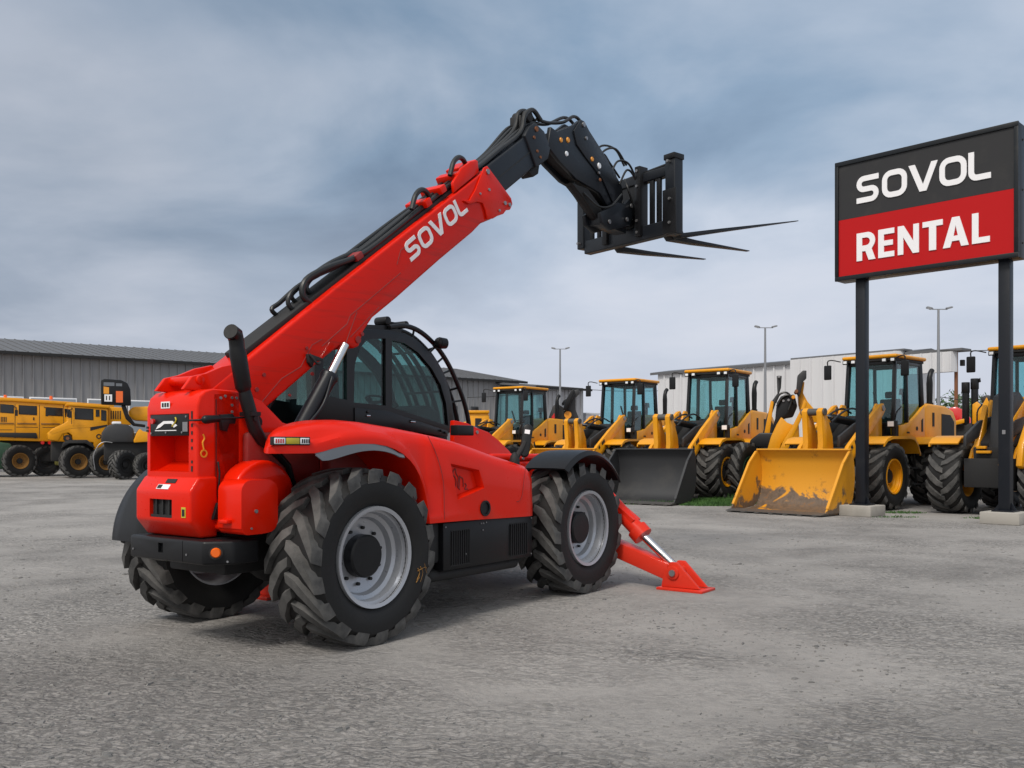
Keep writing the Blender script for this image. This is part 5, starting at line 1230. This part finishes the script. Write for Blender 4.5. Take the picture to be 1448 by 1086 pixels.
q = loc2(C2, [(103, 574), (103, 600)], Y2); mb = MB(); mb.tube([(q[1][0], -.06, q[1][1]), (q[1][0], -.09, (q[0][1] + q[1][1]) / 2), (q[0][0], -.06, q[0][1] - .1)], .015, 6); mb.build('grab_rail', 'under_black', C2)
mb = MB(); p = loc2(C2, [(98, 620)], Y2)[0]; mb.cyl((p[0], -.05, p[1]), (p[0], .5, p[1]), .17, seg=18); hb = mb.build('hinge_drum', 'under_black', C2); mb = MB(); mb.cyl((p[0], -.08, p[1]), (p[0], -.05, p[1]), .08, seg=14); mb.build('hinge_cap', 'rust', hb)
mb = MB(); p = loc2(C2, [(138, 617)], Y2)[0]; mb.lathe([(-.015, .12), (-.015, .07), (0, .07), (0, .12)], (p[0], 0, p[1]), 20, True); mb.build('side_badge', 'under_black', C2)
slab(C2, [(150, 574), (172, 575), (172, 584), (182, 600), (150, 602)], Y2, .2, 1.8, 'engine_hood', 'yellow', .05)
slab(C2, [(78, 624), (131, 626), (134, 655), (78, 652)], Y2, .3, 1.6, 'chassis', 'under_black', .06)
dwheel(C2, 110, Y2, .79, -.1); dwheel(C2, 146, Y2, .76, -.05)

C3 = facing('compact_roller', 175, 42.5, .04); Y3 = 42.5
tag(C3, 'black compact machine with a curved mast carrying an orange console', 'machine')
slab(C3, [(146, 626), (147, 612), (153, 602), (164, 599), (180, 600), (188, 606), (190, 626)], Y3, 0, 1.4, 'engine_cover', 'bucket_black', .10)
slab(C3, [(160, 596), (172, 596), (172, 600), (160, 600)], Y3, .2, .8, 'air_cleaner', 'white', .04)
slab(C3, [(172, 573), (178, 573), (182, 586), (190, 598), (204, 600), (204, 604), (188, 602), (178, 592)], Y3, .3, .55, 'mast', 'black_paint', .03)
slab(C3, [(145.5, 538), (150, 536), (172, 537), (180, 541), (184, 550), (185, 573), (146, 572)], Y3, .15, .75, 'console', 'black_paint', .05)
for q, mt in (([(149, 541), (163, 541), (163, 546), (149, 546)], 'grey_plastic'), ([(149, 547), (156, 548), (156, 557), (149, 557)], 'decal_orange'), ([(165, 553), (174, 553), (174, 569), (165, 569)], 'orange_lens'), ([(150, 558), (160, 558), (160, 568), (150, 568)], 'white'), ([(165, 542), (173, 542), (173, 546), (165, 546)], 'grey_plastic')):
    pl_ = slab(C3, q, Y3, .135, .15, 'console_panel', mt, 0)
    if mt == 'white':
        for x in (152, 156): slab(C3, [(x, 560), (x + 1.4, 560), (x + 1.4, 566), (x, 566)], Y3, .128, .135, 'panel_print', 'under_black', 0, pl_)
slab(C3, [(182, 580), (188, 574), (215, 573), (215, 595), (190, 594), (184, 588)], Y3, .6, 1.3, 'drum_guard', 'yellow', .10)
slab(C3, [(188, 622), (192, 612), (196, 606), (200, 610), (215, 611), (215, 624), (188, 626)], Y3, -.2, .9, 'hopper', 'yellow', .04)
slab(C3, [(150, 625), (215, 625), (215, 655), (150, 652)], Y3, .2, 1.3, 'chassis', 'under_black', .05)
q = loc2(C3, [(138, 664), (136, 645), (142, 630), (150, 625), (160, 626)], Y3); mb = MB(); mb.tube([(x, -.25, z) for x, z in q], .02, 6, 4); mb.build('hose', 'steel', C3)
q = loc2(C3, [(190, 668), (192, 656), (198, 650), (210, 646)], Y3); mb = MB(); mb.tube([(x, -.25, z) for x, z in q], .025, 6, 4); mb.build('grab_rail', 'steel', C3)
dwheel(C3, 174, Y3, .68, -.15, ('under_black',) * 3, 40); dwheel(C3, 205, Y3, .62, -.1, ('under_black',) * 3)

# ------------------------------------------------------------------ workshop buildings
def wall_frame(p0, p1):
    d = Vector((p1[0] - p0[0], p1[1] - p0[1], 0)); return d.length, math.atan2(d.y, d.x)
def ribbed(L0, L1, z0, z1, y, pitch, t=.10, holes=()):
    """standing rib sheet along local x"""
    mb = MB(); x = L0
    A = []
    while x < L1:
        for dx, dy in ((0, 0), (pitch * .80, 0), (pitch * .83, -t), (pitch * .94, -t)):
            if x + dx <= L1: A.append((x + dx, y + dy))
        x += pitch
    A.append((L1, y))
    mb.prism([(p[0], p[1] + y) for p in A[:-1]] + [(L1, y)] + [(L1, y + .2), (L0, y + .2)], z0, z1, 'xy'); return mb
def shed(name, p0, p1, eave, ridge, depth, mat, label, pitch=.55, z0=0, roof='roof_grey', cat='warehouse', over=.45):
    L, a = wall_frame(p0, p1); o = empty(name, (p0[0], p0[1], 0), a); tag(o, label, cat)
    ribbed(0, L, z0, eave, 0, pitch).build('wall', mat, o, smooth=False)
    mb = MB(); mb.box(.1, L - .1, .21, depth, 0, eave - .05); mb.build('wall_core', mat, o, smooth=False)
    mb = MB(); mb.prism([(-over, eave - .02), (-over, eave + .14), (depth / 2, ridge + .14), (depth + .4, eave + .14), (depth + .4, eave), (depth / 2, ridge)], -.5, L + .5, 'yz'); r_ = mb.build('roof', roof, o, smooth=False)
    if over < .3: return o, L
    mb = MB(); x = -.3
    sl_ = math.atan2(ridge - eave, depth / 2 + .45)
    while x < L: mb.bar((x, -.44, eave + .155), (x, depth / 2, ridge + .155), .05, .05); x += .62
    mb.build('roof_rib', roof, r_, smooth=False)['kind'] = 'stuff'
    mb = MB(); mb.box(-.52, L + .52, -.60, -.46, eave - .06, eave + .12); mb.build('gutter', 'under_black', r_)
    return o, L
shedA, LA = shed('workshop', (-36, 50.6), (.6, 80.5), 7.1, 8.9, 20, 'cladding_grey', 'long grey ribbed metal workshop with a shallow dark roof and a band of windows')
# glazed band and doors low on the front wall
for k, (x0, x1, mt) in enumerate(((4.2, 8.2, 'pane_grey'), (8.5, 11.2, 'pane_grey'), (11.8, 14.2, 'pane_grey'), (14.3, 15.9, 'pane_grey'), (16.2, 20.6, 'pane_dark'), (20.9, 22.4, 'pane_grey'), (0.5, 3.9, 'pane_grey'))):
    mb = MB(); mb.box(x0, x1, -.11, -.06, 2.4, 4.55); f_ = mb.build('window_frame' if mt == 'pane_grey' else 'doorway', 'white' if mt == 'pane_grey' else 'dark_grey', shedA, .01)
    mb = MB(); mb.box(x0 + .08, x1 - .08, -.135, -.111, 2.48, 4.47); mb.build('pane', mt, f_, smooth=False)
mb = MB()
for x in (2, 27.5, 38.0): mb.box(x, x + .14, -.16, -.08, 0, 7.0)
mb.build_each('downpipe', 'dark_grey', shedA, smooth=False)
for x in (39.8, 42.0):
    mb = MB(); mb.box(x, x + .75, -.12, -.06, 3.2, 4.9); f_ = mb.build('window_frame', 'dark_grey', shedA, .01); mb = MB(); mb.box(x + .08, x + .67, -.135, -.121, 3.28, 4.82); mb.build('pane', 'pane_dark', f_, smooth=False)
shedC, LC = shed('store_shed', (2.0, 76), (6.2, 80.0), 6.4, 6.9, 9, 'cladding_mid', 'small pale grey shed at the far end of the long workshop', .5)
mb = MB(); mb.box(0, 1.6, 0, 3, 0, 4.4); mb.box(-.1, 1.7, -.1, 3.1, 4.4, 4.55)
kb = mb.build('yard_kiosk', 'cladding_pale', None, smooth=False, loc=(6.6, 82, 0), rot=(0, 0, R(40))); tag(kb, 'tiny pale kiosk beside the small shed, far behind the loaders', 'kiosk')
shedB, LB = shed('white_warehouse', (9.6, 60.5), (20.3, 47.3), 6.25, 6.5, 3.2, 'cladding_pale', 'white ribbed metal warehouse behind the row of yellow loaders', .7, over=.2)
# the taller end bay and the open canopy at its right end
mb = ribbed(10.5, LB - .02, 0, 6.42, -.32, .7); mb.box(10.45, 10.55, -.42, 0, 0, 6.42); bay = mb.build('end_bay', 'cladding_pale', shedB, smooth=False)
mb = MB(); mb.box(10.4, LB + .1, -.45, .4, 6.43, 6.53); mb.build('bay_coping', 'roof_grey', bay)
mb = MB(); ribbed(LB + .05, LB + 2.6, 5.2, 6.2, -.2, .5).build('canopy_fascia', 'cladding_pale', shedB, smooth=False); mb.box(LB + .12, LB + 3.0, -.4, .6, 6.21, 6.33); mb.build('canopy', 'roof_grey', shedB, smooth=False); mb = MB(); mb.box(LB + 2.42, LB + 2.55, .05, .18, 0, 6.2); mb.build('canopy_post', 'rust', shedB, smooth=False)
mb = MB(); mb.box(LB + 2.62, LB + 2.8, .2, .4, 5.5, 5.8); mb.build('wall_lamp', 'under_black', shedB, .02)

# ------------------------------------------------------------------ yard lamps, wires
def yard_lamp(px, top, Y, label, heads):
    z = at(px, top, Y).z; p = at(px, 632, Y); o = empty('yard_lamp', (p.x, Y, 0)); tag(o, label, 'street lamp', 'tall yard lamps')
    mb = MB(); mb.cyl((0, 0, 0), (0, 0, z), .11, .05, 12); mb.box(-.25, .25, -.25, .25, 0, .06); mb.build('pole', 'pole_grey', o)
    mb = MB(); mb.bar((-.42, 0, z + .02), (.42, 0, z + .02), .04, .04); arm = mb.build('crossarm', 'pole_grey', o)
    for s in heads:
        M_ = Matrix.Translation((s * .46, -.05, z + .07)) @ Matrix.Rotation(R(-14 * s), 4, 'Y')
        mb = MB(); mb.prism([(-.12, -.03), (.16, -.03), (.18, .0), (.12, .05), (-.11, .055)], -.10, .10, 'xz', M_); lh = mb.build('lamp_head', 'pole_grey', o, .02)
        mb = MB(); mb.box(-.09, .13, -.08, .08, -.042, -.031, M_); mb.build('lamp_lens', 'lens', lh)
    return o, z
yard_lamp(792, 494, 60, 'twin-headed yard lamp on a thin pole, left of the black-bucket loader, shortest in the photo', (-1, 1))
yard_lamp(1082, 464, 49, 'twin-headed yard lamp rising over the white warehouse, midway between the loaders', (-1, 1))
lp, lz = yard_lamp(1327, 438, 43, 'twin-headed yard lamp at the right end of the white warehouse', (-1, 1))
def wire(pts, label):
    mb = MB(); mb.tube(pts, .02, 6, 6); o = mb.build('power_wire', 'under_black'); tag(o, label, 'wire')
a = lp.location
wire([(a.x, a.y, 6.0), (a.x + 1.6, a.y - .5, 5.95), (a.x + 3.2, a.y - 1, 6.05), (a.x + 7, a.y - 2.2, 6.5), (a.x + 14, a.y - 4, 7.5)], 'thin overhead wire running right from the lamp by the white warehouse')
wire([(a.x + .5, a.y + 1, 3.9), (a.x + 2.2, a.y, 3.55), (a.x + 4, a.y - 1, 3.3)], 'low thin wire drooping in front of the green trees')
q = at(792, 553, 60)
wire([(-3.2, 66, 5.05), (-.8, 63, 5.0), (q.x, 60, 5.25)], 'thin overhead wire on the left of the shortest yard lamp')
wire([(q.x, 60, 5.3), (q.x + 2, 60.3, 5.25), (q.x + 5, 61, 5.2), (q.x + 12, 62, 5.4)], 'thin overhead wire on the right of the shortest yard lamp')

# ------------------------------------------------------------------ pole sign
t0 = (7.15, 20.3); sdir = Vector((.696, -.718, 0)); sdir.normalize()
SG = empty('pole_sign', (t0[0], t0[1], 0), math.atan2(sdir.y, sdir.x))
tag(SG, 'large red and dark grey rental sign on two dark posts at the right', 'sign')
Wd = 3.70; zb, zm, zt = 5.15, 6.48, 7.75
mb = MB(); mb.box(0, Wd, .02, .42, zb, zt); sb = mb.build('sign_box', 'sign_frame', SG, .012)
mb = MB()
for x0, x1, z0_, z1_ in ((-.005, Wd + .005, zt - .09, zt + .006), (-.005, Wd + .005, zb - .006, zb + .09), (-.006, .075, zb + .091, zt - .091), (Wd - .075, Wd + .006, zb + .091, zt - .091)): mb.box(x0, x1, -.045, .018, z0_, z1_)
mb.build('sign_frame', 'sign_frame', sb, .008)
mb = MB(); mb.box(.076, Wd - .076, -.012, .019, zm, zt - .092); up_ = mb.build('upper_panel', 'sign_grey', sb, smooth=False)
mb = MB(); mb.box(.076, Wd - .076, -.010, .019, zb + .092, zm - .003); lo_ = mb.build('lower_panel', 'red_sign', sb, smooth=False)
word('SOVOL', 2.72, .575, 'square', .02, 'lettering', 'letter_white', up_, Matrix.Translation((.49, -.013, 6.765)))
word('RENTAL', 2.70, .60, 'plain', .02, 'lettering', 'letter_white', lo_, Matrix.Translation((.49, -.011, 5.52)))
mb = MB()
for z in (zb + .3, zm, zt - .3): mb.cyl((Wd, .22, z), (Wd + .012, .22, z), .02, seg=10)
mb.build_each('frame_bolt', 'under_black', sb)
for px_ in (.50, 3.40):
    mb = MB(); mb.box(px_ - .105, px_ + .105, .11, .33, .25, zb); po = mb.build('sign_post', 'post', SG, .012)
    mb = MB(); mb.box(px_ - .20, px_ + .20, .02, .42, .235, .262); mb.prism([(px_ - .2, .262), (px_ - .106, .262), (px_ - .106, .42)], .2, .22); mb.prism([(px_ + .2, .262), (px_ + .106, .262), (px_ + .106, .42)], .2, .22); mb.build('base_plate', 'post', po)
    mb = MB(); mb.box(px_ - .36, px_ + .36, -.16, .58, .0, .234); mb.build('footing', 'concrete', po, .02, 2)
mb = MB(); mb.box(3.4 - .03, 3.4 + .03, .104, .109, 1.75, 1.83); mb.build('post_tag', 'steel', SG, smooth=False)

# ------------------------------------------------------------------ trees and far hill
def tree(px, Y, top, wid, label, n=900, seed=0):
    rnd = random.Random(seed); p = at(px, 632, Y); zt_ = at(px, top, Y).z
    o = empty('broadleaf_tree', (p.x, Y, 0)); tag(o, label, 'tree', 'trees beyond the yard')
    mb = MB(); mb.tube([(0, 0, 0), (.1, 0, zt_ * .3), (-.1, .1, zt_ * .6), (0, 0, zt_ * .85)], [.28, .2, .13, .05], 10)
    for k in range(6):
        a = rnd.uniform(0, 6.28); h0 = zt_ * rnd.uniform(.25, .55); mb.tube([(0, 0, h0), (math.cos(a) * wid * .25, math.sin(a) * wid * .25, h0 + zt_ * .15), (math.cos(a) * wid * .42, math.sin(a) * wid * .42, h0 + zt_ * .25)], [.09, .06, .03], 6)
    mb.build('trunk', 'bark', o)
    mb = MB(); cl = [(Vector((rnd.uniform(-.5, .5) * wid, rnd.uniform(-.5, .5) * wid, zt_ * rnd.uniform(.25, .86))), rnd.uniform(.13, .26) * wid) for _ in range(16)]
    for i in range(n):
        c_, r_ = rnd.choice(cl); v = Vector((rnd.gauss(0, 1), rnd.gauss(0, 1), rnd.gauss(0, .8))).normalized() * r_ * rnd.uniform(.55, 1.05)
        q = c_ + v
        q.z = min(q.z, zt_)
        s_ = rnd.uniform(.14, .30); a = Vector((rnd.gauss(0, 1), rnd.gauss(0, 1), rnd.gauss(0, 1))).normalized(); b_ = a.orthogonal().normalized()
        V_ = [mb.bm.verts.new(q + a * s_ * x + b_ * s_ * .7 * y) for x, y in ((-1, 0), (0, -.6), (1, 0), (0, .6))]
        mb.bm.faces.new(V_)
    me = mb.build('crown', 'leaf', o, smooth=False)
    return o
for k, (px, Y, top, wid, lab) in enumerate(((1352, 84, 548, 5.5, 'green tree just right of the white warehouse, behind the red tractor'), (1385, 92, 556, 6, 'lower green tree behind the twin upright stacks'), (1424, 88, 566, 6, 'low green tree between the twin stacks and the right sign post'), (1222, 96, 583, 6, 'green tree seen low through the cab of the yellow-bucket loader'), (1318, 100, 566, 6, 'green tree under the open canopy of the white warehouse'), (1465, 95, 560, 7, 'green tree cut by the right edge of the photo'))):
    if px == 1222: continue
    tree(px, Y, top, wid, lab, 1500, k + 3)
rows = []
for i in range(41):
    x = -400 + i * 25; h_ = 9 + 5 * math.sin(i * .7) + 3 * math.sin(i * 1.9 + 1)
    rows.append([(x, 420, -.5), (x, 440, h_ * .7), (x, 475, h_), (x, 540, h_ * 1.1), (x, 640, -.5)])
mb = MB(); mb.sheet(rows); tag(mb.build('hills', 'hill_green'), kind='structure')

# ------------------------------------------------------------------ grass and loose chips
rnd = random.Random(5); mb = MB()
def blades(cx, cy, rx, ry, n, h0=.05, h1=.14):
    for _ in range(n):
        a = rnd.uniform(0, 6.28); r_ = math.sqrt(rnd.random()); x, y = cx + rx * r_ * math.cos(a), cy + ry * r_ * math.sin(a)
        hh = rnd.uniform(h0, h1) * (1.2 - r_ * .8); b_ = rnd.uniform(0, 6.28); w_ = .012
        dx, dy = math.cos(b_) * w_, math.sin(b_) * w_; lx, ly = rnd.gauss(0, .03), rnd.gauss(0, .03)
        mb.bm.faces.new([mb.bm.verts.new(q) for q in ((x - dx, y - dy, 0), (x + dx, y + dy, 0), (x + lx, y + ly, hh))])
blades(5.6, 25.0, 1.5, 1.1, 5200); blades(5.2, 23.6, .9, .35, 1400); blades(5.0, 24.2, 1.0, .5, 900); blades(5.9, 26.2, .6, .7, 900, .1, .35); blades(3.6, 24.2, 1.8, .35, 700); blades(6.3, 24.6, .8, .4, 500)
blades(8.9, 20.9, .5, .25, 300, .03, .08); blades(9.9, 19.3, .4, .2, 160, .03, .08); blades(8.2, 19.6, .5, .12, 120, .03, .07); blades(10.6, 18.6, .3, .3, 140, .03, .09)
tag(mb.build('grass', 'grass_blade', smooth=False), kind='stuff')
mb = MB()
for _ in range(20000):
    y = 4.0 + 14 * rnd.random() ** 2.0; x = rnd.uniform(-.62, .62) * y
    cl_ = math.sin(x * 1.3 + 2 * math.sin(y * .9)) + math.sin(y * 1.7 + x * .6)
    if cl_ < rnd.uniform(-1.2, 1.2): continue
    s_ = rnd.lognormvariate(-4.45, .5); a = rnd.gauss(.5, .7); e = rnd.uniform(.22, .8)
    n_ = rnd.choice((4, 5, 6)); hh = s_ * rnd.uniform(.12, .35)
    bt, tp = [], []
    for k in range(n_):
        b_ = 6.28 * k / n_ + rnd.uniform(-.3, .3); r_ = s_ * rnd.uniform(.75, 1.15)
        vx, vy = r_ * math.cos(b_), r_ * e * math.sin(b_); vx, vy = vx * math.cos(a) - vy * math.sin(a), vx * math.sin(a) + vy * math.cos(a)
        bt.append(mb.bm.verts.new((x + vx, y + vy, -.002))); tp.append(mb.bm.verts.new((x + vx * .7, y + vy * .7, hh * rnd.uniform(.7, 1.1))))
    mb.bm.faces.new(tp)
    for k in range(n_): mb.bm.faces.new((bt[k], bt[(k + 1) % n_], tp[(k + 1) % n_], tp[k]))
tag(mb.build('gravel', 'stone_chip', smooth=False), kind='stuff')
